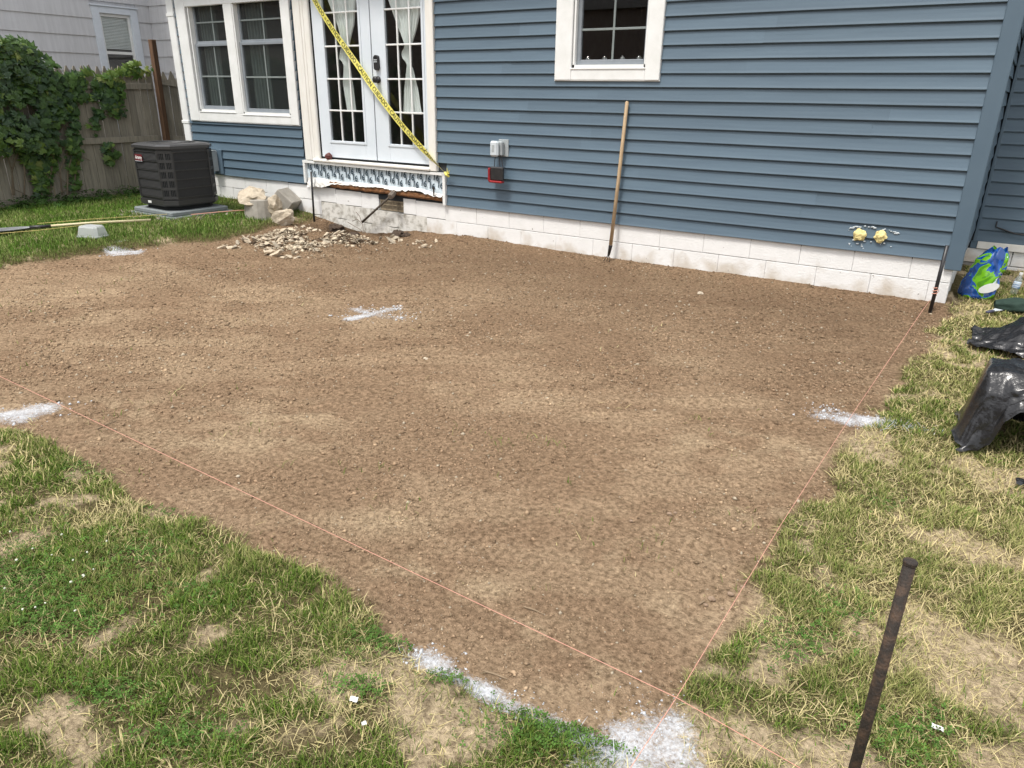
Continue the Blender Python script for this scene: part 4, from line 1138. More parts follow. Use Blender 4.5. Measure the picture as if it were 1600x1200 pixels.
kn.build('tied_line', M_PINK, stR)
rodt = CAM + ray(1422, 880) * 1.48
rodb = np.array([rodt[0] - .006, rodt[1] - .004, 0.0]); rodb[2] = gz(rodb[0], rodb[1])
stake('steel_stake', rodb, rodt, .0125, M_RUST, 'rusty brown steel stake in the near right grass', True)
sb = pw(486, 268, -.09); s2 = gpt(490, 348); s2 = np.array([sb[0] + .01, -.12, gz(sb[0], -.12)])
stake('steel_stake', s2, sb, .014, M_BLACK, 'thin black stake standing at the left end of the house wrap')
# pink strings
zA = gz(st_b[0], st_b[1])
s1a = np.array([st_b[0] - .018, st_b[1] - .01, .12]); e1 = pg(985, 1200, .07); d1 = e1 - pg(1057, 1090, .07); e1 = e1 + d1 / np.linalg.norm(d1) * .9
g1 = pg(1438, 490, .03)
def line(name, pts, m, r, lab, grp='mason lines'):
    rs = [max(r * .9, .00027 * float(np.linalg.norm(np.array(q) - CAM))) for q in pts]
    o = MB().tube(pts, rs, 5).build(name, m, None, True); tag(o, lab, 'string', grp); return o
line('pink_string', [s1a, pg(1438, 490, .05), pg(1330, 650, .055), pg(1220, 820, .06), pg(1057, 1090, .07), e1], M_PINK, .0014, 'pink mason line running from the house corner stake towards the camera')
l0 = pg(0, 588, .085); l1 = pg(1057, 1090, .078); l2 = pg(1250, 1200, .09)
line('pink_string', [l0 + (l0 - l1) / np.linalg.norm(l0 - l1) * 3.2, l0, l1, l2, np.array([rodb[0] - .012, rodb[1] - .01, .12])], M_PINK, .0014, 'pink mason line crossing the near side of the soil to the rusty stake')
# tool leaning on the wall
hT = pw(980, 160, -.045); hB = pw(954, 384, -.10)
tool = empty('garden_tool', tuple(pw(950, 405, -.11))); tag(tool, 'long wooden handled tool leaning on the blue siding below the small window', 'tool')
O = np.array(tool.location)
hT[1] = -.048
MB().tube([hB - O, (hB + hT) / 2 - O + np.array([.004, 0, 0]), hT - O, hT - O + (hT - hB) / np.linalg.norm(hT - hB) * .012], [.020, .0195, .0185, .010], 12).build('handle', M_HANDLE, tool, True)
MB().tube([hB - O + (hT - hB) * .005, hB - O, np.array([.005, .0, .045])], [.021, .022, .014], 10).build('ferrule', M_BLACK, tool, True)
mb = MB()
for k in (-1, 0, 1): mb.tube([(.005, 0, .05), (.02 * k, -.01, .02), (.035 * k, -.03 - .01 * abs(k), -.02)], .0045, 5)
mb.build('tines', M_RUST, tool, True)
# shovel lying in the far left grass
a = gpt(57, 362); b = gpt(237, 351); a[2] += .055; b[2] += .06
sh = empty('shovel', tuple(a)); tag(sh, 'shovel with pale yellow handle and grey blade lying in the far left grass', 'shovel')
MB().tube([(0, 0, 0), (b - a) * .5 + np.array([0, 0, .01]), b - a], .0145, 10).build('handle', M_YHAND, sh, True)
dv = (a - b); dv[2] = 0; dv /= np.linalg.norm(dv); sv = np.array([-dv[1], dv[0], 0])
mb = MB(); vs = []; fs = []
prof = [(-.05, .03), (0.05, .04), (.14, .10), (.22, .125), (.36, .125), (.46, .10), (.54, .03)]
for s_, hw in prof:
    for t in (-1, -.5, 0, .5, 1): vs.append(dv * s_ + sv * hw * t + np.array([0, 0, -.02 + .025 * t * t - .02 * max(0, s_)]))
for s_, hw in prof:
    for t in (-1, -.5, 0, .5, 1): vs.append(dv * s_ + sv * hw * t + np.array([0, 0, -.023 + .025 * t * t - .02 * max(0, s_)]))
nb = len(prof) * 5
for i in range(len(prof) - 1):
    for j in range(4): q_ = i * 5 + j; fs.append((q_, q_ + 1, q_ + 6, q_ + 5)); fs.append((nb + q_, nb + q_ + 5, nb + q_ + 6, nb + q_ + 1))
mb.add(vs, fs).build('blade', mat('worn_steel', (.26, .27, .28), (.18, .185, .19), rough=.45, scale=12, metal=.4), sh, True)
MB().tube([dv * -.16 + np.array([0, 0, .0]), dv * .06], [.020, .022], 8).build('socket', M_BLACK, sh, True)
for k, (P_, lab) in enumerate([([(0, 373), (60, 368), (120, 361), (170, 356)], 'yellow string lying in the grass in front of the shovel'), ([(60, 357), (140, 350), (230, 344), (300, 339)], 'yellow string lying in the grass behind the shovel')]):
    pts = []
    for u, v in P_: q_ = gpt(u, v); q_[2] += .06; pts.append(q_)
    line('yellow_string', pts, M_YLINE, .0032, lab, 'yellow strings by the shovel')
pts = []
for u, v in [(300, 340), (340, 336), (375, 333), (405, 332), (440, 326), (458, 322)]:
    q_ = gpt(u, v + 6); q_[2] += .09; pts.append(q_)
line('pink_string', pts, M_PINK, .006, 'loose pink string trailing from the stones towards the air conditioner pad', 'mason lines')
# clear tub
p = gpt(138, 372)
tub = empty('plastic_tub', (p[0], p[1] + .06, gz(p[0], p[1]) + .01), .35); tag(tub, 'clear plastic tub upside down in the far left grass', 'tub')
def rbox(hx, hy, z, c_): return [(hx, -hy + c_, z), (hx, hy - c_, z), (hx - c_, hy, z), (-hx + c_, hy, z), (-hx, hy - c_, z), (-hx, -hy + c_, z), (-hx + c_, -hy, z), (hx - c_, -hy, z)]
vs = []; fs = []
lv = [(.155, .115, .0), (.155, .115, .014), (.145, .105, .016), (.125, .09, .11), (.115, .08, .125)]
for hx, hy, z in lv: vs += rbox(hx, hy, z, .03)
for i in range(len(lv) - 1):
    for k in range(8): fs.append((i * 8 + k, i * 8 + (k + 1) % 8, i * 8 + 8 + (k + 1) % 8, i * 8 + 8 + k))
fs.append(tuple((len(lv) - 1) * 8 + k for k in range(8)))
MB().add(vs, fs).build('tub_shell', M_TUB, tub)
MB().add([(x, y, z) for x, y, z in rbox(.158, .118, .002, .03)] + [(x, y, z) for x, y, z in rbox(.158, .118, .014, .03)], [(k, (k + 1) % 8, 8 + (k + 1) % 8, 8 + k) for k in range(8)]).build('rim', M_TUB, tub)

# ================================================================== RIGHT HAND LITTER
def crumple(nu, nv, fn, name, m, parent=None):
    vs = []; fs = []
    for i in range(nu + 1):
        for j in range(nv + 1): vs.append(fn(i / nu, j / nv))
    for i in range(nu):
        for j in range(nv): a = i * (nv + 1) + j; fs.append((a, a + nv + 1, a + nv + 2, a + 1))
    return MB().add(vs, fs).build(name, m, parent, True)
def nz3(x, y, z): return mnoise.noise((x, y, z))
# printed blue and green plastic bag
def print_mat():
    m = bpy.data.materials.new('printed_bag'); m.use_nodes = True
    t = m.node_tree; N = t.nodes; L = t.links; p = N['Principled BSDF']
    p.inputs['Roughness'].default_value = .22; p.inputs['Coat Weight'].default_value = .6
    tc = N.new('ShaderNodeTexCoord'); mp = N.new('ShaderNodeMapping'); L.new(tc.outputs['Object'], mp.inputs['Vector'])
    mp.inputs['Rotation'].default_value = (0, .6, 0)
    nz = N.new('ShaderNodeTexNoise'); nz.inputs['Scale'].default_value = 6.5; nz.inputs['Detail'].default_value = 2.0; nz.inputs['Distortion'].default_value = 1.2
    L.new(mp.outputs[0], nz.inputs['Vector'])
    cr = N.new('ShaderNodeValToRGB'); cr.color_ramp.interpolation = 'CONSTANT'
    E = cr.color_ramp.elements; E[0].position = 0; E[0].color = (.005, .05, .22, 1); E[1].position = .43; E[1].color = (.01, .09, .40, 1)
    for pos, c_ in ((.50, (.16, .45, .01, 1)), (.58, (.09, .30, .012, 1)), (.64, (.70, .82, .85, 1)), (.68, (.012, .10, .42, 1))):
        e = E.new(pos); e.color = c_
    L.new(nz.outputs['Fac'], cr.inputs[0]); L.new(cr.outputs[0], p.inputs['Base Color'])
    return m
bb = gpt(1522, 468)
bag = empty('printed_plastic_bag', (bb[0] + .03, bb[1] + .05, gz(bb[0], bb[1]))); tag(bag, 'crumpled blue and green printed plastic bag standing by the house corner', 'plastic bag')
def fbag(i, j):
    a = i * 2 * math.pi; z = j
    prof = np.interp(z, [0, .04, .3, .6, .85, 1], [.55, 1.0, 1.02, .9, .72, .42])
    cr_ = 1 + .26 * nz3(math.cos(a) * 1.7, math.sin(a) * 1.7, z * 3.2) + .22 * (.4 - abs(nz3(math.cos(a) * 3, math.sin(a) * 3 + 5, z * 5))) + .10 * nz3(math.cos(a) * 5, math.sin(a) * 5, z * 7)
    return (.135 * prof * cr_ * math.cos(a) + .09 * z * z - .02, .075 * prof * cr_ * math.sin(a) + .05 * z, .47 * z * (1 + .05 * math.sin(a * 3) * z))
crumple(56, 34, fbag, 'bag_body', print_mat(), bag)
# a white printed oval on its face
mb = MB(); vs = [(.06 + .085 * math.cos(t) * math.cos(.5) - .04 * math.sin(t) * math.sin(.5), -.090 - .004 * math.cos(t), .13 + .085 * math.cos(t) * math.sin(.5) + .04 * math.sin(t) * math.cos(.5)) for t in np.linspace(0, 2 * math.pi, 20, endpoint=False)]
mb.add(vs, [tuple(range(19, -1, -1))]); mb.build('printed_oval', M_WHITE, bag)
# bottle
bp = gpt(1582, 462)
bot = empty('water_bottle', (bp[0], bp[1] + .02, gz(bp[0], bp[1])), 0); tag(bot, 'clear water bottle with blue and white label by the printed bag', 'bottle')
bot.rotation_euler = (0, .10, 0)
MB().lathe([(.028, 0), (.033, .006), (.031, .03), (.033, .045), (.033, .145), (.030, .16), (.014, .195), (.013, .205)], 20).build('bottle_body', M_BOTTLE, bot, True)
MB().lathe([(.0335, .075), (.0337, .08), (.0337, .13), (.0335, .135)], 20).build('label_band', mat('label_print', (.62, .70, .78), (.05, .16, .36), rough=.4, scale=6, stretch=(1, 1, 9), lo=.5, hi=.56), bot, True)
MB().lathe([(.0145, .203), (.0155, .206), (.0155, .222), (.014, .225)], 16).build('cap', M_WHITE, bot)
# dark green cloth roll
cp = gpt(1583, 490)
def fcl(i, j):
    a = j * 2 * math.pi; x = (i - .5) * .75
    r = .075 * (1 - abs(2 * i - 1) ** 4 * .55) * (1 + .25 * nz3(i * 5, math.cos(a) * 1.5, math.sin(a) * 1.5) + .13 * math.sin(a * 5 + i * 9))
    return (x, r * 1.25 * math.cos(a), .06 + r * .85 * math.sin(a))
o = crumple(50, 30, fcl, 'green_cloth', M_GREENF); o.location = (cp[0] + .22, cp[1] + .07, gz(cp[0], cp[1])); o.rotation_euler = (0, 0, .12)
tag(o, 'dark green rolled cloth lying in the grass beside the water bottle', 'cloth')
# small grey scraper
sp_ = gpt(1550, 492)
scr = empty('putty_knife', (sp_[0], sp_[1], gz(sp_[0], sp_[1]) + .035), math.radians(65)); tag(scr, 'small grey putty knife lying in the grass left of the green cloth', 'putty knife')
MB().box(-.10, .0, -.016, .016, -.006, .012, c=.005).build('handle', mat('purple_grey', (.06, .06, .10), rough=.5), scr)
MB().add([(0, -.014, 0), (.10, -.033, 0), (.10, .033, 0), (0, .014, 0), (0, -.014, .003), (.10, -.033, .003), (.10, .033, .003), (0, .014, .003)],
         [(0, 3, 2, 1), (4, 5, 6, 7), (0, 1, 5, 4), (1, 2, 6, 5), (2, 3, 7, 6), (3, 0, 4, 7)]).build('blade', M_LGREY, scr)
# black plastic sheets: the far heap
q0 = gpt(1545, 552)
def fheap(i, j):
    x = i * 1.35; y = (j - .5) * .95
    h = .26 * sst(0, .33, i - .12 * abs(j - .5)) * (1 - abs(2 * j - 1) ** 2.2) * (1 + .25 * nz3(i * 3, j * 2, 1))
    h += .060 * (.5 - abs(nz3(i * 5, j * 5, 2))) + .035 * (.5 - abs(nz3(i * 14, j * 9, 3))) + .012 * (.5 - abs(nz3(i * 34, j * 26, 6)))
    e = min(j, 1 - j, i) / .12
    return (x + .03 * nz3(i * 4, j * 4, 6), y * (.55 + .45 * min(1, i * 2.2)) + .03 * nz3(i * 5, j * 5, 5), max(.02, h))
o = crumple(130, 110, fheap, 'black_plastic_sheet', M_BAG); o.location = (q0[0] - .13, q0[1] + .27, gz(q0[0], q0[1]) + .01); o.rotation_euler = (0, 0, -.02)
tag(o, 'low heap of black plastic sheeting in the grass nearest the house', 'plastic sheet', 'black plastic sheets in the grass')
# the near draped one, standing over something with an arched opening
q1 = gpt(1497, 712)
def fdrape(i, j):
    # i across (left flap to far right), j from back edge over the top to the front edge
    x = i * 1.30
    prof_y = np.interp(j, [0, .18, .30, .62, .72, 1], [.62, .55, .47, .17, .10, .02])
    prof_z = np.interp(j, [0, .18, .30, .62, .72, 1], [.0, .22, .40, .42, .38, .07])
    arch = np.interp(i, [0, .08, .115, .14, .18, .30, .62, 1], [0, .012, .05, .19, .25, .27, .27, .27])
    z = prof_z
    if j > .62: z = .42 - (.42 - arch) * (j - .62) / .38 * (1.0)
    left = sst(.0, .07, i)
    z = z * (.10 + .90 * left) if j <= .62 else (z * (.10 + .90 * left))
    y = prof_y - .04 * (1 - left)
    cr_ = .022 * nz3(i * 7, j * 3.4, 8) + .030 * (.5 - abs(nz3(i * 9 + j * 2, j * 4 - i, 9))) + .016 * (.5 - abs(nz3(i * 22, j * 9, 4))) + .006 * (.5 - abs(nz3(i * 50, j * 22 + i * 9, 7)))
    return (x + .05 * (1 - left) * nz3(j * 4, 1, 1) + .03 * nz3(i * 4, j * 6, 3), y + cr_ * .8, max(.012, z + cr_ * .7))
o = crumple(170, 110, fdrape, 'black_plastic_sheet', M_BAG); o.location = (q1[0] - .02, q1[1] + .01, gz(q1[0], q1[1]) + .01); o.rotation_euler = (0, 0, .05)
tag(o, 'black plastic sheet draped upright with an arched opening in the right grass', 'plastic sheet', 'black plastic sheets in the grass')
q2 = gpt(1592, 762)
o = crumple(8, 8, lambda i, j: ((i - .5) * .10, (j - .5) * .07, .025 + .02 * nz3(i * 3, j * 3, 4)), 'plastic_scrap', M_BAG); o.location = (q2[0] + .03, q2[1], gz(q2[0], q2[1]) + .01)
tag(o, 'small black plastic scrap at the right picture edge', 'plastic scrap')
for k, (u, v, sx, sy, lab) in enumerate([(1462, 1142, .016, .008, 'small white paper scrap in the near right grass'), (553, 1098, .012, .009, 'white paper scrap in the bare patch beside the painted line'), (568, 1136, .007, .006, 'tiny white paper scrap left of the painted line')]):
    p = gpt(u, v); o = crumple(4, 4, lambda i, j: ((i - .5) * 2 * sx, (j - .5) * 2 * sy, .018 + .006 * nz3(i * 2 + k, j * 2, 4)), 'paper_scrap', M_WHITE)
    o.location = (p[0], p[1], gz(p[0], p[1])); o.rotation_euler = (.15, .1, .5 * k); tag(o, lab, 'paper scrap', 'paper scraps on the lawn')

# ================================================================== FENCE, POST, VINE
FX = -11.9
fen = empty('picket_fence', (FX, -2.0, .1)); tag(fen, 'weathered grey wooden dog-eared picket fence behind the air conditioner, half covered by vine', 'fence')
finv = Matrix.Translation((-FX, 2.0, -.1))
def fb(mb, name, m, par=fen, inv_=finv):
    o = mb.build(name, m, par); o.matrix_parent_inverse = inv_; return o
y = -11.0; PW = .118; k = 0
def picket(x, y0, w_, z0, zt, lean, t=.018):
    c_ = .045
    prof = [(y0, z0), (y0 + w_, z0), (y0 + w_ + lean, zt - .13), (y0 + w_ * .5 + lean + .008, zt), (y0 + w_ * .5 + lean - .008, zt), (y0 + lean, zt - .13)]
    vs = [(x + t / 2, a, b) for a, b in prof] + [(x - t / 2, a, b) for a, b in prof]
    n = 6
    return MB().add(vs, [tuple(range(n)), tuple(range(2 * n - 1, n - 1, -1))] + [(i, n + i, n + (i + 1) % n, (i + 1) % n) for i in range(n)])
while y < .10:
    zt = 2.06 + random.uniform(-.02, .02)
    fb(picket(FX + random.uniform(-.008, .004), y, PW - .008, .10, zt, random.uniform(-.008, .008)), 'picket', random.choice(M_FENCE)); y += PW; k += 1
for zz in (.17, .98, 1.78): fb(MB().box(FX + .0135, FX + .055, -11.0, 0.14, zz - .045, zz + .045, c=.004), 'rail', M_FENCE[0])
for yy in (-10.9, -8.5, -6.1, -3.7, -1.3): fb(MB().box(FX - .12, FX - .0135, yy - .045, yy + .045, -.1, 1.95, c=.005), 'fence_post', M_FENCE[1])
# short return behind the house corner
f2 = empty('picket_fence', (FX + .08, .02, .1), 0); tag(f2, 'short run of weathered pickets between the brown post and the house corner', 'fence')
f2i = Matrix.Translation((-(FX + .08), -.02, -.1))
dirv = np.array([.42, .91]); nv_ = np.array([.91, -.42])
for k in range(11):
    s_ = .03 + k * .118
    q_ = picket(0, 0, .112, .12, 2.02 - .006 * k + random.uniform(-.015, .015), random.uniform(-.006, .006))
    q_.v = [(FX + .00 + dirv[0] * (s_ + b) + nv_[0] * a, .32 + dirv[1] * (s_ + b) + nv_[1] * a, c_) for a, b, c_ in q_.v]
    fb(q_, 'picket', M_FENCE[k % 3], f2, f2i)
for z0, z1 in ((1.86, 1.70), (.98, .84), (.3, .25)):
    q_ = MB(); vs = []
    for s_, zc in ((0, z0), (1.3, z1)):
        for a, b in ((.0105, -.045), (.05, -.045), (.05, .045), (.0105, .045)): vs.append((FX + .00 + dirv[0] * s_ + nv_[0] * a, .32 + dirv[1] * s_ + nv_[1] * a, zc + b))
    q_.add(vs, [(0, 1, 2, 3), (7, 6, 5, 4), (0, 4, 5, 1), (1, 5, 6, 2), (2, 6, 7, 3), (3, 7, 4, 0)]); fb(q_, 'rail', M_FENCE[2], f2, f2i)
pb = px_(256, 222, FX + .12); pt = px_(240, 62, FX + .12)
yb_ = float(px_(254, 240, FX + .12)[1])
mb = MB().box(-.042, .042, -.045, .045, -.15, float(pt[2]), c=.006)
po = mb.build('fence_post', M_STAINED); po.location = (FX + .115, float((pb[1] + pt[1]) / 2), 0); po.rotation_euler = (math.radians(-.6), 0, .1)
tag(po, 'tall reddish brown stained post at the fence corner above the air conditioner', 'post')
# virginia creeper
LQ = []
def creeper_leaf(seed):
    r = random.Random(seed); vs = []; fs = []
    for k, a in enumerate((-1.35, -.7, 0, .7, 1.35)):
        ln = (.75, .95, 1.1, .95, .75)[k] * r.uniform(.9, 1.1); wd = ln * .23
        dx, dy = math.sin(a), -math.cos(a); sx, sy = math.cos(a), math.sin(a); b = len(vs)
        dr_ = r.uniform(.15, .4)
        vs += [(0, 0, 0), (dx * ln * .45 + sx * wd, dy * ln * .45 + sy * wd, .06), (dx * ln * .5, dy * ln * .5, -.02), (dx * ln * .45 - sx * wd, dy * ln * .45 - sy * wd, .06), (dx * ln, dy * ln, -dr_)]
        fs += [(b, b + 1, b + 2), (b + 1, b + 4, b + 2), (b + 2, b + 4, b + 3), (b, b + 2, b + 3)]
    return vs, fs
VPOLY = np.array([(-60, 70), (0, 66), (22, 62), (45, 68), (70, 92), (100, 104), (145, 112), (188, 112), (190, 140), (187, 170), (176, 182), (165, 165), (150, 160), (128, 160), (122, 190), (126, 230), (120, 262), (112, 235), (96, 220), (88, 262), (72, 300), (58, 300), (50, 268), (30, 245), (0, 238), (-60, 245)], float)
extra = [((158, 168), (150, 205), 26), ((170, 225), (176, 258), 34), ((117, 235), (120, 298), 60), ((195, 108), (240, 104), 26), ((190, 112), (186, 190), 40), ((205, 112), (228, 116), 14), ((70, 270), (66, 308), 40)]
pts = []
lo, hi = VPOLY.min(0), VPOLY.max(0)
while len(pts) < 2300:
    u, v = random.uniform(lo[0], hi[0]), random.uniform(lo[1], hi[1])
    if in_poly(np.array([u]), np.array([v]), VPOLY)[0] and vnoise(np.array([u]), np.array([v]), .05, 3)[0] > .2: pts.append((u, v))
for (a, b, n_) in extra:
    for _ in range(n_):
        t = random.random(); pts.append((a[0] + (b[0] - a[0]) * t + random.gauss(0, 5), a[1] + (b[1] - a[1]) * t + random.gauss(0, 4)))
# the vine goes on along the fence out of the picture
vine = empty('creeper_vine', (FX + .1, -2.0, .1)); tag(vine, 'dense green creeper vine hanging over the left part of the fence', 'vine')
vinv = Matrix.Translation((-(FX + .1), 2.0, -.1))
items = []
for (u, v) in pts:
    bulge = .06 + .34 * float(sst(150, 20, u)) * random.random() ** .6 + random.uniform(0, .06)
    if v > 240: bulge = random.uniform(.04, .12)
    q_ = px_(u, v, FX + bulge); items.append((q_, bulge, u, v))
for _ in range(900):
    yy = random.uniform(-6.2, -3.1); zz = random.uniform(.7, 2.45); items.append((np.array([FX + random.uniform(.05, .4), yy, zz]), .1, -99, 100))
leaf_me = {}
for s_ in range(3):
    for c_ in range(5):
        vs, fs = creeper_leaf(s_); me = MB().add(vs, fs).mesh('leaf', M_LEAFA[c_]); leaf_me[s_, c_] = me
order = sorted(range(len(items)), key=lambda i: -items[i][1] if items[i][2] > -20 else 9)
bv = []; bf = []; bc = []
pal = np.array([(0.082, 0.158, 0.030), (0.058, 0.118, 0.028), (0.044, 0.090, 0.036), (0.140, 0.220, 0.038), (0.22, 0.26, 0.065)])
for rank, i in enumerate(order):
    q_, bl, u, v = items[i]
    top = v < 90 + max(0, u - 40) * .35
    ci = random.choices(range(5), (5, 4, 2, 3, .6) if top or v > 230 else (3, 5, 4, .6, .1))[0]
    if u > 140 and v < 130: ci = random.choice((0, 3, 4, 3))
    s_ = random.uniform(.050, .130) * (1 if bl > .1 else .8)
    # leaves hang, facing outwards (+x) and a little up
    E = Matrix.Rotation(random.gauss(0, .5), 3, 'X') @ Matrix.Rotation(math.pi / 2 + random.gauss(-.35, .35), 3, 'Y') @ Matrix.Rotation(-math.pi / 2 + random.gauss(0, .6), 3, 'Z')
    M4 = Matrix.Translation(tuple(q_)) @ E.to_4x4() @ Matrix.Scale(s_, 4)
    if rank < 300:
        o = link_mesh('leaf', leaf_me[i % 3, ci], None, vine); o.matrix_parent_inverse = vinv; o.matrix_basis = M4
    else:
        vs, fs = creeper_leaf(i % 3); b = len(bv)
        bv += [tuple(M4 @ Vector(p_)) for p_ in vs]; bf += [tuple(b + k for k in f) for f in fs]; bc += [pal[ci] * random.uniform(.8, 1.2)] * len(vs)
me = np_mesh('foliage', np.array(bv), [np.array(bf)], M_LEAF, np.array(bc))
o = link_mesh('foliage', me, None, vine); o.matrix_parent_inverse = vinv; o['kind'] = 'stuff'
mb = MB()
for k in range(16):
    u0 = random.uniform(0, 120); a = px_(u0, 305, FX + .05); a[2] = max(a[2], .1)
    P_ = [a]
    for j in range(1, 6): P_.append(px_(u0 + random.uniform(-14, 14) * j * .5, 305 - j * 38, FX + .05 + .03 * random.random()))
    mb.tube(P_, [.012 - .0015 * i for i in range(6)], 5)
for P_ in ([(122, 237), (131, 246), (141, 251)], [(90, 272), (100, 284), (116, 290)], [(95, 300), (112, 294), (128, 296)], [(20, 295), (40, 304), (52, 312)]):
    mb.tube([px_(u, v, FX + .06) for u, v in P_], .006, 5)
o = fb(mb, 'stem', mat('vine_stem', (.20, .16, .11), (.12, .09, .06), rough=.9), vine, vinv)

# ================================================================== NEIGHBOUR HOUSES
nb_ = empty('grey_neighbour_house', (-14.6, 0.0, 0.0)); tag(nb_, 'pale grey shingle sided neighbour house behind the fence with a white framed window', 'house')
ninv = Matrix.Translation((14.6, 0, 0))
def nbm(mb, name, m, par=nb_, smooth=False):
    o = mb.build(name, m, par, smooth)
    if par is nb_: o.matrix_parent_inverse = ninv
    return o
XN, YK = -14.6, 2.1
wA = px_(140, 8, XN); wB = px_(212, 17, XN); wC = px_(228, 104, XN)
NW = (float(wA[1]), float(wB[1]), .95, float(wA[2]))          # y0,y1,z0,z1 of the window trim
mb = MB()
ys = [-2.2, NW[0] + .12, NW[1] - .12, YK + .1]
mb.box(XN - .15, XN - .012, ys[0], ys[1], -.1, 5.4); mb.box(XN - .15, XN - .012, ys[2], ys[3], -.1, 5.4)
mb.box(XN - .15, XN - .012, ys[1], ys[2], -.1, NW[2] + .1); mb.box(XN - .15, XN - .012, ys[1], ys[2], NW[3] - .12, 5.4)
mb.box(XN - .15, -12.7, YK + .012, YK + .15, -.1, 5.4); mb.box(-12.85, -12.7, YK + .15, 9, -.1, 5.4)
mb.box(XN - 7, -12.7, 8.9, 9.0, -.1, 5.4).box(XN - 7, XN - 6.9, -2.2, 9, -.1, 5.4).box(XN - 7, XN - .15, -2.3, -2.2, -.1, 5.4)
nwall = nbm(mb, 'wall', M_SHING)
PIT = .302
zref = float(px_(147, 56.4, XN)[2])
z = zref - PIT * 9
while z < 5.3:
    segs = [(-2.2, NW[0], 0), (NW[1], YK, 0)] if z + PIT > NW[2] and z < NW[3] - .03 else [(-2.2, YK, 0)]
    for a, b, _ in segs:
        vs = [(XN - .012, a, z), (XN + .020, a, z), (XN + .001, a, z + PIT + .01), (XN - .012, a, z + PIT + .01)]
        vs += [(x, b, zz) for x, _y, zz in vs]
        MB().add(vs, [(3, 2, 1, 0), (4, 5, 6, 7), (0, 1, 5, 4), (1, 2, 6, 5), (2, 3, 7, 6), (3, 0, 4, 7)]).build('shingle_course', M_SHING, nwall)
    vs = [(XN + .0125, YK + .012, z), (XN + .0125, YK - .020, z), (XN + .0125, YK - .001, z + PIT + .01), (XN + .0125, YK + .012, z + PIT + .01)]
    vs += [(-12.68, y_, zz) for x, y_, zz in vs]
    MB().add(vs, [(0, 1, 2, 3), (7, 6, 5, 4), (0, 4, 5, 1), (1, 5, 6, 2), (2, 6, 7, 3), (3, 7, 4, 0)]).build('shingle_course', M_SHING, nwall)
    z += PIT
mb = MB(); t = .14
y0, y1, z0, z1 = NW
mb.box(XN - .05, XN + .035, y0, y0 + t, z0, z1, c=.006).box(XN - .05, XN + .035, y1 - t, y1, z0, z1, c=.006)
mb.box(XN - .05, XN + .034, y0 + t, y1 - t, z1 - t * .8, z1, c=.006).box(XN - .05, XN + .034, y0 + t, y1 - t, z0, z0 + t, c=.006).box(XN - .02, XN + .06, y0 - .02, y1 + .02, z1 + .001, z1 + .025, c=.004)
nwin = nbm(mb, 'window', mat('pale_blue_white', (.66, .71, .77), (.60, .65, .71), rough=.5)); 
ia, ib = y0 + t, y1 - t; zm = float(px_(190, 83, XN)[2])
mb = MB().box(XN - .06, XN - .02, ia, ia + .045, z0 + t, z1 - t * .8).box(XN - .06, XN - .02, ib - .045, ib, z0 + t, z1 - t * .8).box(XN - .06, XN - .018, ia + .045, ib - .045, zm - .025, zm + .025).box(XN - .06, XN - .02, ia + .045, ib - .045, z1 - t * .8 - .05, z1 - t * .8)
mb.build('sash', M_WHITE, nwin)
for a, b in ((z0 + t, zm - .025), (zm + .025, z1 - t * .8 - .05)):
    MB().add([(XN - .04, ia + .045, a), (XN - .04, ib - .045, a), (XN - .04, ib - .045, b), (XN - .04, ia + .045, b)], [(0, 1, 2, 3)]).build('pane', M_GLASS, nwin)
z = zm + .07
while z < z1 - t * .8 - .05:
    MB().box(XN - .085, XN - .065, ia + .03, ib - .03, z, z + .019).build('blind_slat', M_BLIND, nwin); z += .026
nbm(MB().box(XN - .6, XN - .5, y0 - .5, y1 + .5, z0 - .5, z1 + .5), 'inner_wall', M_ROOM)
nbm(MB().add([(XN - 7.4, -2.6, 5.35), (XN + .4, -2.6, 5.35), (XN + .4, 9.4, 5.35), (XN - 7.4, 9.4, 5.35), (XN - 3.5, -2.6, 7.9), (XN - 3.5, 9.4, 7.9)],
             [(0, 1, 4), (1, 2, 5, 4), (2, 3, 5), (3, 0, 4, 5), (0, 3, 2, 1)]), 'roof', M_ROOF)
nbm(MB().add([(XN, YK - .3, 5.36), (-12.4, YK - .3, 5.36), (-12.4, 9.3, 5.36), (XN, 9.3, 5.36), (XN, YK - .3, 5.9), (-12.4, YK - .3, 5.45), (-12.4, 9.3, 5.45), (XN, 9.3, 5.9)],
             [(0, 3, 2, 1), (4, 5, 6, 7), (0, 1, 5, 4), (1, 2, 6, 5), (2, 3, 7, 6), (3, 0, 4, 7)]), 'porch_roof', M_ROOF)
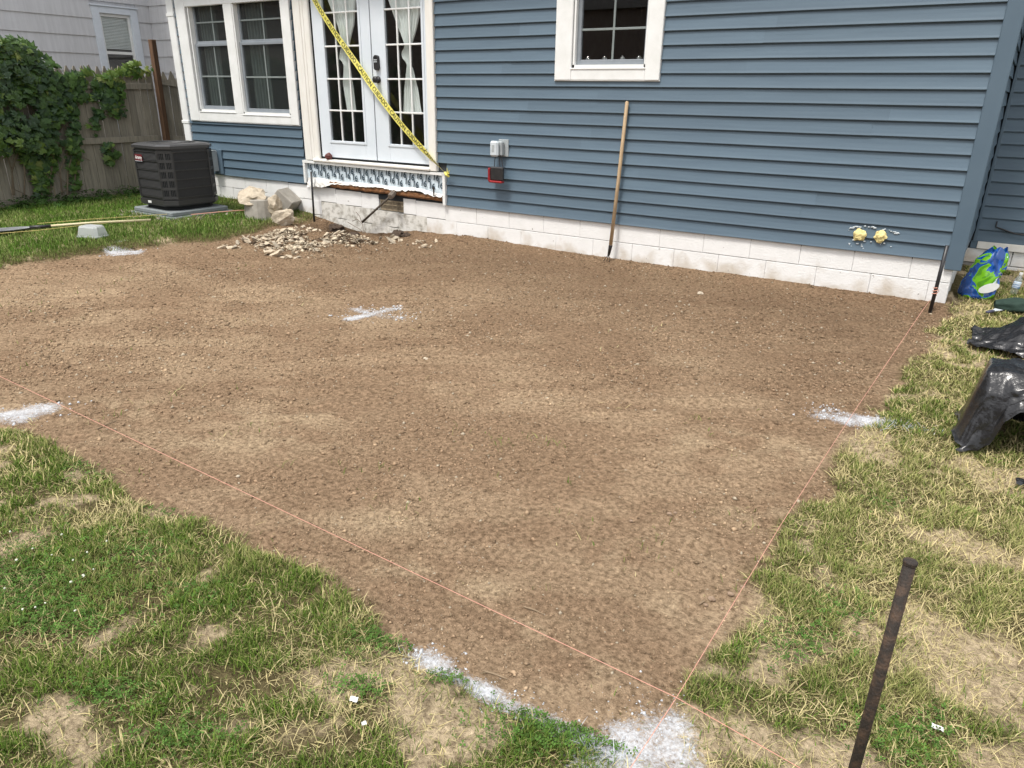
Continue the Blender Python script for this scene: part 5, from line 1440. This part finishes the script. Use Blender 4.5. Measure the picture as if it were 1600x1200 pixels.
# houses across the yards: one mirrored in the door, the other added to darken the window
def far_house(x0, x1, y0, y1, lab, facing):
    e = empty('brown_house', ((x0 + x1) / 2, (y0 + y1) / 2, 0)); tag(e, lab, 'house', 'brown houses behind the yard')
    iv = Matrix.Translation((-(x0 + x1) / 2, -(y0 + y1) / 2, 0))
    def b_(mb, n_, m):
        o = mb.build(n_, m, e); o.matrix_parent_inverse = iv; return o
    b_(MB().box(x0, x1, y0, y1, -.1, 5.2), 'wall', M_BROWNS)
    z = .35
    while z < 5.0:
        if facing == 'x': b_(MB().add([(x1, y0, z), (x1 + .03, y0, z), (x1 + .004, y0, z + .2), (x1, y0, z + .2), (x1, y1, z), (x1 + .03, y1, z), (x1 + .004, y1, z + .2), (x1, y1, z + .2)], [(3, 2, 1, 0), (4, 5, 6, 7), (0, 1, 5, 4), (1, 2, 6, 5), (2, 3, 7, 6), (3, 0, 4, 7)]), 'clapboard', M_BROWNS)
        else: b_(MB().add([(x0, y1, z), (x0, y1 + .03, z), (x0, y1 + .004, z + .2), (x0, y1, z + .2), (x1, y1, z), (x1, y1 + .03, z), (x1, y1 + .004, z + .2), (x1, y1, z + .2)], [(0, 1, 2, 3), (7, 6, 5, 4), (0, 4, 5, 1), (1, 5, 6, 2), (2, 6, 7, 3), (3, 7, 4, 0)]), 'clapboard', M_BROWNS)
        z += .2
    xm, ym = (x0 + x1) / 2, (y0 + y1) / 2
    if facing == 'x': b_(MB().add([(x0 - .3, y0 - .3, 5.15), (x1 + .3, y0 - .3, 5.15), (x1 + .3, y1 + .3, 5.15), (x0 - .3, y1 + .3, 5.15), (xm, y0 - .3, 7.6), (xm, y1 + .3, 7.6)], [(0, 1, 4), (1, 2, 5, 4), (2, 3, 5), (3, 0, 4, 5), (0, 3, 2, 1)]), 'roof', M_ROOF)
    else: b_(MB().add([(x0 - .3, y0 - .3, 5.15), (x1 + .3, y0 - .3, 5.15), (x1 + .3, y1 + .3, 5.15), (x0 - .3, y1 + .3, 5.15), (x0 - .3, ym, 7.6), (x1 + .3, ym, 7.6)], [(0, 1, 5, 4), (1, 2, 5), (2, 3, 4, 5), (3, 0, 4), (0, 3, 2, 1)]), 'roof', M_ROOF)
far_house(-24, -17, -15, -4, 'brown clapboard house mirrored in the french door panes', 'x')
far_house(-17, 2, -31, -24, 'long brown clapboard house, unseen, added to darken the small window reflection', 'y')

# ================================================================== PAINT MARKS
def paint_film():
    m = bpy.data.materials.new('sprayed_paint'); m.use_nodes = True
    t = m.node_tree; N = t.nodes; L = t.links; p = N['Principled BSDF']
    p.inputs['Base Color'].default_value = (0.60, 0.62, 0.65, 1); p.inputs['Roughness'].default_value = .9
    at = N.new('ShaderNodeAttribute'); at.attribute_name = 'Col'; tc = N.new('ShaderNodeTexCoord')
    nz = N.new('ShaderNodeTexNoise'); nz.inputs['Scale'].default_value = 90; nz.inputs['Detail'].default_value = 7; nz.inputs['Roughness'].default_value = .75
    L.new(tc.outputs['Object'], nz.inputs['Vector'])
    sep = N.new('ShaderNodeSeparateColor'); L.new(at.outputs['Color'], sep.inputs[0])
    a1 = N.new('ShaderNodeMath'); a1.operation = 'MULTIPLY_ADD'; a1.inputs[1].default_value = 1.0; a1.inputs[2].default_value = -1.30; L.new(sep.outputs[0], a1.inputs[0])
    a2 = N.new('ShaderNodeMath'); a2.operation = 'MULTIPLY_ADD'; a2.inputs[1].default_value = 1.45; L.new(nz.outputs['Fac'], a2.inputs[0]); L.new(a1.outputs[0], a2.inputs[2])
    a3 = N.new('ShaderNodeMath'); a3.operation = 'MULTIPLY'; a3.inputs[1].default_value = 1.7; a3.use_clamp = True; L.new(a2.outputs[0], a3.inputs[0])
    tr = N.new('ShaderNodeBsdfTransparent'); ms = N.new('ShaderNodeMixShader')
    a4 = N.new('ShaderNodeMath'); a4.operation = 'MULTIPLY'; a4.inputs[1].default_value = .80; L.new(a3.outputs[0], a4.inputs[0])
    L.new(a4.outputs[0], ms.inputs[0]); L.new(tr.outputs[0], ms.inputs[1]); L.new(p.outputs[0], ms.inputs[2])
    L.new(ms.outputs[0], N['Material Output'].inputs['Surface'])
    return m
M_MIST = paint_film()
PAINTED = []
def mark(lab, fn, x0, x1, y0, y1, step, seed, name='paint_mark', lift=.004):
    xs = np.arange(x0, x1, step); ys = np.arange(y0, y1, step)
    X, Y = np.meshgrid(xs, ys)
    V = np.stack([X.ravel(), Y.ravel(), gh(X.ravel(), Y.ravel()) + lift], 1); D = fn(X, Y).ravel()
    n1 = X.shape[1]
    ii = (np.arange(X.shape[0] - 1)[:, None] * n1 + np.arange(n1 - 1)[None]).ravel()
    F = np.stack([ii, ii + 1, ii + n1 + 1, ii + n1], 1); F = F[D[F].max(1) > .18]
    used = np.unique(F); mp = np.zeros(X.size, int); mp[used] = np.arange(len(used))
    PAINTED.append(fn)
    o = link_mesh(name, np_mesh(name, V[used], [mp[F]], M_MIST, np.repeat(D[used][:, None], 3, 1), smooth=True)); tag(o, lab, 'paint mark', 'white sprayed layout marks'); return o
def seg_d(x, y, a, b):
    e = b - a; t = np.clip(((x - a[0]) * e[0] + (y - a[1]) * e[1]) / (e @ e), 0, 1); return np.hypot(x - a[0] - e[0] * t, y - a[1] - e[1] * t), t
def stroke(*S):
    P_ = [(pg(*a)[:2], pg(*b)[:2], w_, k) for a, b, w_, k in S]
    def fn(x, y):
        d = np.zeros(x.shape)
        for a, b, w_, k in P_:
            q_, t = seg_d(x, y, a, b); d = np.maximum(d, k * np.exp(-(q_ / (w_ * 1.3)) ** 2))
        return d * (.55 + .8 * fbm(x, y, 9, 4, 77))
    al = np.array([p_ for a, b, w_, k in P_ for p_ in (a, b)]); m_ = max(w_ for a, b, w_, k in P_) * 2
    return fn, al[:, 0].min() - m_, al[:, 0].max() + m_, al[:, 1].min() - m_, al[:, 1].max() + m_
def do_mark(lab, S, step, seed):
    fn, a, b, c_, d = stroke(*S); return mark(lab, fn, a, b, c_, d, step, seed)
do_mark('white sprayed X mark in the middle of the soil pad', [((548, 499), (618, 481), .075, .92), ((556, 484), (622, 497), .085, .80), ((545, 494), (612, 490), .13, .52)], .012, 1)
do_mark('white sprayed blotch on the soil at the left picture edge', [((-40, 655), (70, 642), .10, 1.05), ((-30, 645), (40, 655), .09, 1.0), ((0, 640), (76, 640), .05, .6)], .012, 2)
do_mark('white sprayed streak under the pink line beside the right grass', [((1292, 650), (1362, 663), .10, .95), ((1300, 644), (1348, 656), .08, .85), ((1350, 662), (1440, 676), .06, .55)], .012, 3)
do_mark('large white sprayed patch at the near corner of the soil pad', [((975, 1150), (1050, 1140), .095, .88), ((960, 1180), (1045, 1175), .11, .92), ((950, 1215), (1050, 1210), .12, .92)], .012, 4)
do_mark('broken white sprayed line along the near grass edge', [((650, 1025), (760, 1085), .044, .84), ((740, 1075), (830, 1115), .042, .92), ((820, 1110), (960, 1180), .044, .90), ((655, 1020), (690, 1040), .055, .78)], .012, 5)
do_mark('white sprayed blotch at the far left edge of the soil pad', [((178, 396), (212, 394), .10, 1.1), ((172, 392), (195, 386), .07, .7), ((180, 399), (218, 396), .06, .9)], .012, 6)

# ================================================================== SOIL CLODS AND STONES
def density_pts(n, x0, x1, y0, y1, accept, r):
    out = []
    x = r.uniform(x0, x1, n); y = r.uniform(y0, y1, n); k = r.random(n) < accept(x, y); return x[k], y[k]
def cam_d(x, y): return np.sqrt((x - CAM[0]) ** 2 + (y - CAM[1]) ** 2 + 2.9)
def vis(x, y, mu=250, mv=200):
    d = np.stack([x - CAM[0], y - CAM[1], np.full_like(x, -CAM[2])], 1); k = d @ CF
    u = 800 + FPX * (d @ CR) / np.maximum(k, .05); v = 600 - FPX * (d @ CU) / np.maximum(k, .05)
    return (k > .3) & (u > -mu) & (u < 1600 + mu) & (v > 100) & (v < 1200 + mv)
x = rng.uniform(-9.5, .3, 520000); y = rng.uniform(-6.6, 0, 520000)
k = vis(x, y) & (rng.random(len(x)) < np.clip((2.6 / cam_d(x, y)) ** 1.2, .08, 1)); x, y = x[k], y[k]
k = (sdf_edge(x, y) > -.05) & (rng.random(len(x)) < .3 + .8 * sst(.4, .65, fbm(x, y, 1.8, 3, 91))); x, y = x[k], y[k]
n = len(x); d = cam_d(x, y)
S = .0023 * np.exp(rng.normal(0, .55, n)) * np.clip(d / 3.2, .8, 1.9); S = np.minimum(S, .013)
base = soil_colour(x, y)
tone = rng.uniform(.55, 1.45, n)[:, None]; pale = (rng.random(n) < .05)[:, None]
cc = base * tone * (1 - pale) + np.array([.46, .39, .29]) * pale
pdn = np.max([f_(x, y) for f_ in PAINTED], 0); pk = (rng.random(n) < pdn * .85)[:, None]; cc = np.where(pk, np.array([.62, .64, .67]), cc)
PV, PF = pebbles(np.c_[x, y, gh(x, y) + S * .25], S * 1.15, .85, .35, 6, OV, OF)
tag(link_mesh('soil_crumbs', np_mesh('soil_crumbs', PV, [PF], M_CLOD, np.repeat(cc, 6, 0))), 'loose brown soil crumbs and tiny stones strewn over the soil pad', 'soil', kind='stuff')
for k, (u, v, r_) in enumerate([(1094, 460, .028), (1141, 929, .011), (1112, 937, .013), (1160, 918, .009), (1128, 952, .007), (1046, 804, .011), (665, 562, .018), (1055, 802, .008), (986, 815, .009), (1103, 946, .008), (372, 745, .010), (717, 880, .008)]):
    p = gpt(u, v); me = lump(r_, 60 + k, .35, 2, (1.1, .9, .7)); me.materials.append(M_STONE if k in (0, 6, 10) else mat('brown_stone', (.30, .215, .15), (.22, .155, .105), rough=.95, scale=40, bump=.5, bscale=120))
    o = link_mesh('small_stone', me); o.location = (p[0], p[1], p[2] + r_ * .3)
    tag(o, ['pale stone on the soil below the leaning tool', 'roundest brown stone near the pink line in the lower right of the soil', 'flat brown stone left of the roundest stone near the pink line', 'brown pebble above the roundest stone near the pink line', 'brown pebble below the roundest stone near the pink line',
            'brown pebble right of centre in the lower soil', 'pale stone just below the white X mark to its right', 'brown pebble touching another right of centre in the lower soil', 'brown pebble in the lower middle of the soil', 'brown pebble below the flat stone near the pink line', 'pale pebble beside the long pink line on the left', 'small brown pebble in the lower left soil near the pink line'][k], 'stone', 'single stones on the soil pad')
for k, (P_, lab) in enumerate([([(755, 1050), (775, 1056), (792, 1063)], 'thin dry twig on the soil beside the painted line'), ([(818, 950), (835, 955), (850, 962)], 'thin dry twig beside the pink line in the lower middle'), ([(1092, 946), (1100, 941)], 'tiny twig left of the brown stones by the pink line'), ([(152, 672), (168, 664), (182, 659)], 'thin dry twig crossing under the pink line on the left')]):
    pts = []
    for u, v in P_: q_ = gpt(u, v); q_[2] += .006; pts.append(q_)
    tag(MB().tube(pts, [.0032, .0035, .002][:len(pts)], 5).build('twig', mat('twig_bark', (.26, .19, .12), (.18, .13, .08), rough=.9)), lab, 'twig', 'twigs on the soil pad')

# ================================================================== GRASS
def blades(x, y, length, width, lean, col, seed, curl=.6, z0=None, tipcol=None, dirn=None):
    r = np.random.default_rng(seed); n = len(x)
    a = r.uniform(0, 6.283, n) if dirn is None else dirn
    hd = np.stack([np.cos(a), np.sin(a)], 1); sd_ = np.stack([-np.sin(a + r.normal(0, .5, n)), np.cos(a)], 1)
    z = gh(x, y) if z0 is None else z0
    lv = np.array([0, .55, 1.0]); wv = np.array([1, .80, 0])
    V = np.zeros((n, 5, 3)); C = np.zeros((n, 5, 3)); idx = 0
    th0 = lean; 
    px2 = np.zeros((n, 2)); pz = np.zeros(n)
    prev = 0
    for L_i, (t, w_) in enumerate(zip(lv, wv)):
        if L_i:
            th = th0 + curl * r.uniform(.4, 1.4, n) * (t + lv[L_i - 1]) / 2
            ds = (t - lv[L_i - 1]) * length
            px2 = px2 + hd * (np.sin(th) * ds)[:, None]; pz = pz + np.cos(th) * ds
            pz = np.maximum(pz, .002)
        cx = x + px2[:, 0]; cy = y + px2[:, 1]; cz = z + pz - .004
        c_ = col * (.80 + .20 * t) if tipcol is None else col * (1 - t) + tipcol * t  # roots darker than tips: self-shadow of the grass put into the colour
        if w_ > 0:
            for sg in (-1, 1):
                V[:, idx, 0] = cx + sd_[:, 0] * sg * width * w_ / 2; V[:, idx, 1] = cy + sd_[:, 1] * sg * width * w_ / 2; V[:, idx, 2] = cz; C[:, idx] = c_; idx += 1
        else:
            V[:, idx] = np.stack([cx, cy, cz], 1); C[:, idx] = c_; idx += 1
    b = (np.arange(n) * 5)[:, None]
    Q = b + np.array([[0, 1, 3, 2]]); T = b + np.array([[2, 3, 4]])
    return V.reshape(-1, 3), Q, T, C.reshape(-1, 3)
BARE = [(120, 1010, 70, 14), (440, 1070, 70, 18), (530, 1170, 70, 30), (650, 1120, 40, 16), (130, 1180, 60, 14), (60, 780, 50, 9), (1550, 880, 60, 16), (1440, 940, 40, 12), (1270, 905, 30, 8), (1560, 1090, 50, 18), (1470, 730, 40, 8), (30, 1010, 60, 18), (400, 1085, 95, 26), (470, 1160, 60, 26), (240, 905, 45, 16), (215, 950, 55, 12), (20, 1135, 40, 25), (1360, 925, 45, 14), (1490, 1010, 40, 20), (1580, 1000, 40, 30), (1330, 1070, 30, 10), (600, 1130, 50, 20), (330, 1055, 50, 12), (150, 800, 40, 10)]
def lawn_density(x, y):
    d = np.stack([x - CAM[0], y - CAM[1], np.full_like(x, -CAM[2])], 1); k = np.maximum(d @ CF, .05)
    u = 800 + FPX * (d @ CR) / k; v = 600 - FPX * (d @ CU) / k
    far_left = sst(-6.8, -7.6, x)
    f = .62 * fbm(x, y, 2.6, 4, 61) + .38 * fbm(x, y, 7.5, 3, 66)
    den = np.where(far_left > .5, 1.0, 1 - .92 * sst(.505, .60, f))
    for (bu, bv_, ru, rv) in BARE:
        den = den * (1 - .93 * np.exp(-(((u - bu) / ru) ** 2 + ((v - bv_) / rv) ** 2) ** 2 * (.6 + .8 * vnoise(u, v, .03, 5))))
    e = sdf_edge(x, y)
    den = den * sst(.015, -.05, e) + .010 * (e > .05) * (y < -2) * sst(.66, .74, fbm(x, y, 4, 3, 99)) * 2
    return den
BLK = lambda x, y: ~((y > -.02) & (x > -10.9) & (x < -.02)) & ~((y > 2.15) & (x > -.1)) & (x > FX + .02)
def gset(n, x0, x1, y0, y1, base, fn):
    x = rng.uniform(x0, x1, n); y = rng.uniform(y0, y1, n)
    k = BLK(x, y) & vis(x, y, 380, 330) & (rng.random(n) < np.clip((base / cam_d(x, y)) ** 1.5, .035, 1)); x, y = x[k], y[k]
    k = rng.random(len(x)) < fn(x, y); return x[k], y[k]
def green_cols(n, x, y, r):
    t = r.random(n)[:, None]; pat = fbm(x, y, 1.7, 3, 71)[:, None]
    g1 = np.array([.092, .172, .026]); g2 = np.array([.182, .272, .046]); g3 = np.array([.43, .40, .165])
    c_ = g1 * (1 - t) + g2 * t
    k = (r.random(n)[:, None] < .20 + .35 * sst(.5, .62, pat) + .30 * sst(-.8, .1, x)[:, None])
    return (c_ * (1 - .7 * k) + g3 * .7 * k) * r.uniform(.50, 1.35, n)[:, None]
GV_, GQ, GT, GC = [], [], [], []
def gather(res):
    off = sum(len(v) for v in GV_); GV_.append(res[0]); GQ.append(res[1] + off); GT.append(res[2] + off); GC.append(res[3])
def flush(name, lab, cat):
    o = link_mesh(name, np_mesh(name, np.concatenate(GV_), [np.concatenate(GQ), np.concatenate(GT)], M_GRASS, np.concatenate(GC)))
    tag(o, lab, cat, kind='stuff'); GV_.clear(); GQ.clear(); GT.clear(); GC.clear(); return o
# near and right lawn
xa, ya_ = gset(640000, -4.6, 1.3, -7.25, -4.3, 3.2, lawn_density)
xb, yb2 = gset(440000, -1.2, 2.0, -4.3, 2.15, 4.2, lawn_density)
xc, yc = gset(160000, -7.0, -4.6, -7.25, -4.3, 3.2, lawn_density)
x = np.concatenate([xa, xb, xc]); y = np.concatenate([ya_, yb2, yc])
n = len(x); d = cam_d(x, y); r = np.random.default_rng(5)
PLINES = [((650, 1025), (760, 1085), .040, .8), ((740, 1075), (830, 1115), .036, 1.0), ((820, 1110), (960, 1180), .036, .95), ((1350, 662), (1440, 676), .05, .55), ((1296, 652), (1370, 664), .07, .9), ((178, 396), (212, 394), .10, .9)]
def painted(x, y, r):
    d_ = np.zeros(len(x))
    for a, b, w_, k_ in PLINES:
        q_, t_ = seg_d(x, y, pg(*a)[:2], pg(*b)[:2]); d_ = np.maximum(d_, k_ * np.exp(-(q_ / w_) ** 2))
    return (r.random(len(x)) < d_ * .95)[:, None]
tuft = fbm(x, y, 9, 2, 81)
ln = (.016 + .030 * sst(.35, .7, tuft)) * r.uniform(.6, 1.35, n); wd = .0026 * r.uniform(.6, 1.5, n) * np.clip(d / 3.0, .9, 2.4)
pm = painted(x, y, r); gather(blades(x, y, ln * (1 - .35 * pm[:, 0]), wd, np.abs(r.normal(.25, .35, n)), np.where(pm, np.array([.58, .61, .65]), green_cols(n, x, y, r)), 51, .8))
N_NEAR = n
flush('lawn_grass', 'thin green grass on the near and right lawn around the soil pad', 'grass')
# straw coloured dead blades lying among the green
def straw_density(x, y):
    den = lawn_density(x, y)
    rightish = sst(-.6, .2, x)
    return np.clip(den + .40 * (sdf_edge(x, y) < .0), 0, 1) * (.48 + .9 * sst(.45, .62, fbm(x, y, 2.1, 3, 87))) * (.95 + .8 * rightish) * (x > -6.6)
x, y = gset(800000, -6.2, 2.0, -7.25, 2.15, 3.8, straw_density)
n = len(x); d = cam_d(x, y)
ln = r.uniform(.020, .075, n); wd = .0022 * r.uniform(.7, 1.7, n) * np.clip(d / 3.0, .9, 2.4)
sc = np.array([.68, .59, .32]) * r.uniform(.55, 1.15, n)[:, None] * (1 - np.array([0, .03, .12]) * r.random(n)[:, None])
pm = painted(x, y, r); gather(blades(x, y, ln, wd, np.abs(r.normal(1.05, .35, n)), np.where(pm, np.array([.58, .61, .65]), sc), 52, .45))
flush('dead_grass', 'straw coloured dead grass blades lying in the near and right lawn', 'dead grass')
# far left lawn
x, y = gset(420000, -11.88, -6.4, -6.2, .0, 5.0, lambda x, y: lawn_density(x, y) * ~((np.abs((x - pc[0]) * ca + (y - pc[1]) * sa) < .5) & (np.abs(-(x - pc[0]) * sa + (y - pc[1]) * ca) < .48)))
n = len(x); d = cam_d(x, y)
edge = sst(-.35, -.02, sdf_edge(x, y))
ln = r.uniform(.04, .085, n) * (1 - .35 * edge); wd = .0055 * r.uniform(.7, 1.5, n)
gc = green_cols(n, x, y, r) * np.array([.85, 1.0, .9]); gc = gc * (1 - .5 * edge[:, None]) + np.array([.26, .26, .10]) * .5 * edge[:, None]
gather(blades(x, y, ln, wd, np.abs(r.normal(.2, .3, n)), gc, 53, .7))
flush('lawn_grass', 'lush green grass of the far left lawn before the fence', 'grass')
# fine straw bits over the soil
x, y = density_pts(60000, -9.5, .3, -6.4, 0, lambda x, y: (sdf_edge(x, y) > -.02) & vis(x, y) & (rng.random(len(x)) < .14 + .1 * sst(-3, -.5, y)), rng)
n = len(x); d = cam_d(x, y)
gather(blades(x, y, r.uniform(.010, .034, n) * np.clip(d / 5, .8, 1.5), .0016 * np.clip(d / 3, 1, 3), r.normal(1.45, .1, n), np.array([.50, .41, .26]) * r.uniform(.5, 1.1, n)[:, None], 54, .1, z0=gh(x, y) + .006))
flush('straw_bits', 'tiny straw bits strewn over the soil pad', 'straw')
# clover and broad leaved weeds
def clover(P_, s, seed, col):
    rr = np.random.default_rng(seed); n = len(P_); V = []; 
    a0 = rr.uniform(0, 6.283, n); tl = rr.normal(0, .35, (n, 2))
    VV = np.zeros((n, 3, 4, 3))
    for k in range(3):
        a = a0 + k * 2.094
        for j, (rad, off) in enumerate(((.05, 0), (.75, -.55), (1.05, 0), (.75, .55))):
            VV[:, k, j, 0] = np.cos(a + off) * rad; VV[:, k, j, 1] = np.sin(a + off) * rad
            VV[:, k, j, 2] = VV[:, k, j, 0] * tl[:, 0] + VV[:, k, j, 1] * tl[:, 1] + (.12 if j in (1, 3) else 0)
    VV = VV * s[:, None, None, None] + P_[:, None, None, :]
    F = np.arange(n * 12).reshape(-1, 4)
    C = np.repeat(col, 12, 0)
    return VV.reshape(-1, 3), F, C
CP = [(60, 915, 120, 62, 1.0), (100, 980, 90, 30, .5), (230, 870, 70, 25, .5), (300, 940, 60, 25, .4), (590, 1000, 45, 22, .9), (880, 1140, 90, 35, .9), (560, 1080, 40, 20, .6), (130, 735, 50, 16, .7), (270, 800, 35, 15, .7), (1420, 1150, 70, 40, .35), (1250, 1010, 60, 30, .45), (1380, 790, 40, 16, .4), (180, 1090, 70, 25, .4), (300, 1160, 80, 25, .4), (700, 1060, 30, 14, .6), (1300, 960, 70, 30, .3)]
cpts = []
for (u, v, ru, rv, k) in CP:
    m_ = int(k * ru * rv * .26)
    for _ in range(m_):
        a, b = random.gauss(0, .62), random.gauss(0, .62); p = pg(u + a * ru, v + b * rv, .01); cpts.append(p)
cpts = np.array(cpts); cpts = cpts[sdf_edge(cpts[:, 0], cpts[:, 1]) < .02]
cpts[:, 2] = gh(cpts[:, 0], cpts[:, 1]) + r.uniform(.008, .032, len(cpts))
n = len(cpts); cs = r.uniform(.005, .0105, n)
cl = np.array([.085, .165, .034]) * r.uniform(.6, 1.45, n)[:, None]
V_, F_, C_ = clover(cpts, cs, 9, cl)
tag(link_mesh('clover', np_mesh('clover', V_, [F_], M_GRASS, C_)), 'green clover patches in the near lawn', 'clover', kind='stuff')
fl = []
for (u, v) in [(85, 882), (140, 878), (115, 925), (135, 916), (30, 890), (60, 965), (40, 968), (75, 958), (118, 890), (20, 845), (100, 850), (122, 970), (134, 914), (150, 905), (55, 872), (12, 935), (170, 860)]:
    p = gpt(u, v); p[2] += .045; fl.append(p)
fl = np.array(fl); PV, PF = pebbles(fl, np.full(len(fl), .0048), .9, .25, 12)
tag(link_mesh('clover_flowers', np_mesh('clover_flowers', PV, [PF], mat('clover_white', (.58, .60, .50), (.5, .5, .4), rough=.9))), 'small white clover flowers in the left clover patch', 'flowers', kind='stuff')
# broad leaved ground cover along the fence foot
x = r.uniform(FX + .05, FX + .75, 2600); y = r.uniform(-4.2, .0, 2600); k = r.random(2600) < np.exp(-(x - FX - .05) / .3); x, y = x[k], y[k]
P_ = np.stack([x, y, gh(x, y) + r.uniform(.03, .20, len(x)) * np.exp(-(x - FX) / .4)], 1)
V_, F_, C_ = clover(P_, r.uniform(.025, .05, len(x)), 10, np.array([.06, .125, .03]) * r.uniform(.6, 1.5, len(x))[:, None])
tag(link_mesh('ground_cover', np_mesh('ground_cover', V_, [F_], M_GRASS, C_)), 'low leafy ground cover along the foot of the fence', 'ground cover', kind='stuff')
print('TRIS', sum(len(p.vertices)-2 for o in bpy.data.objects if o.type=='MESH' for p in []) , 'objects', len(bpy.data.objects), 'near blades', N_NEAR)
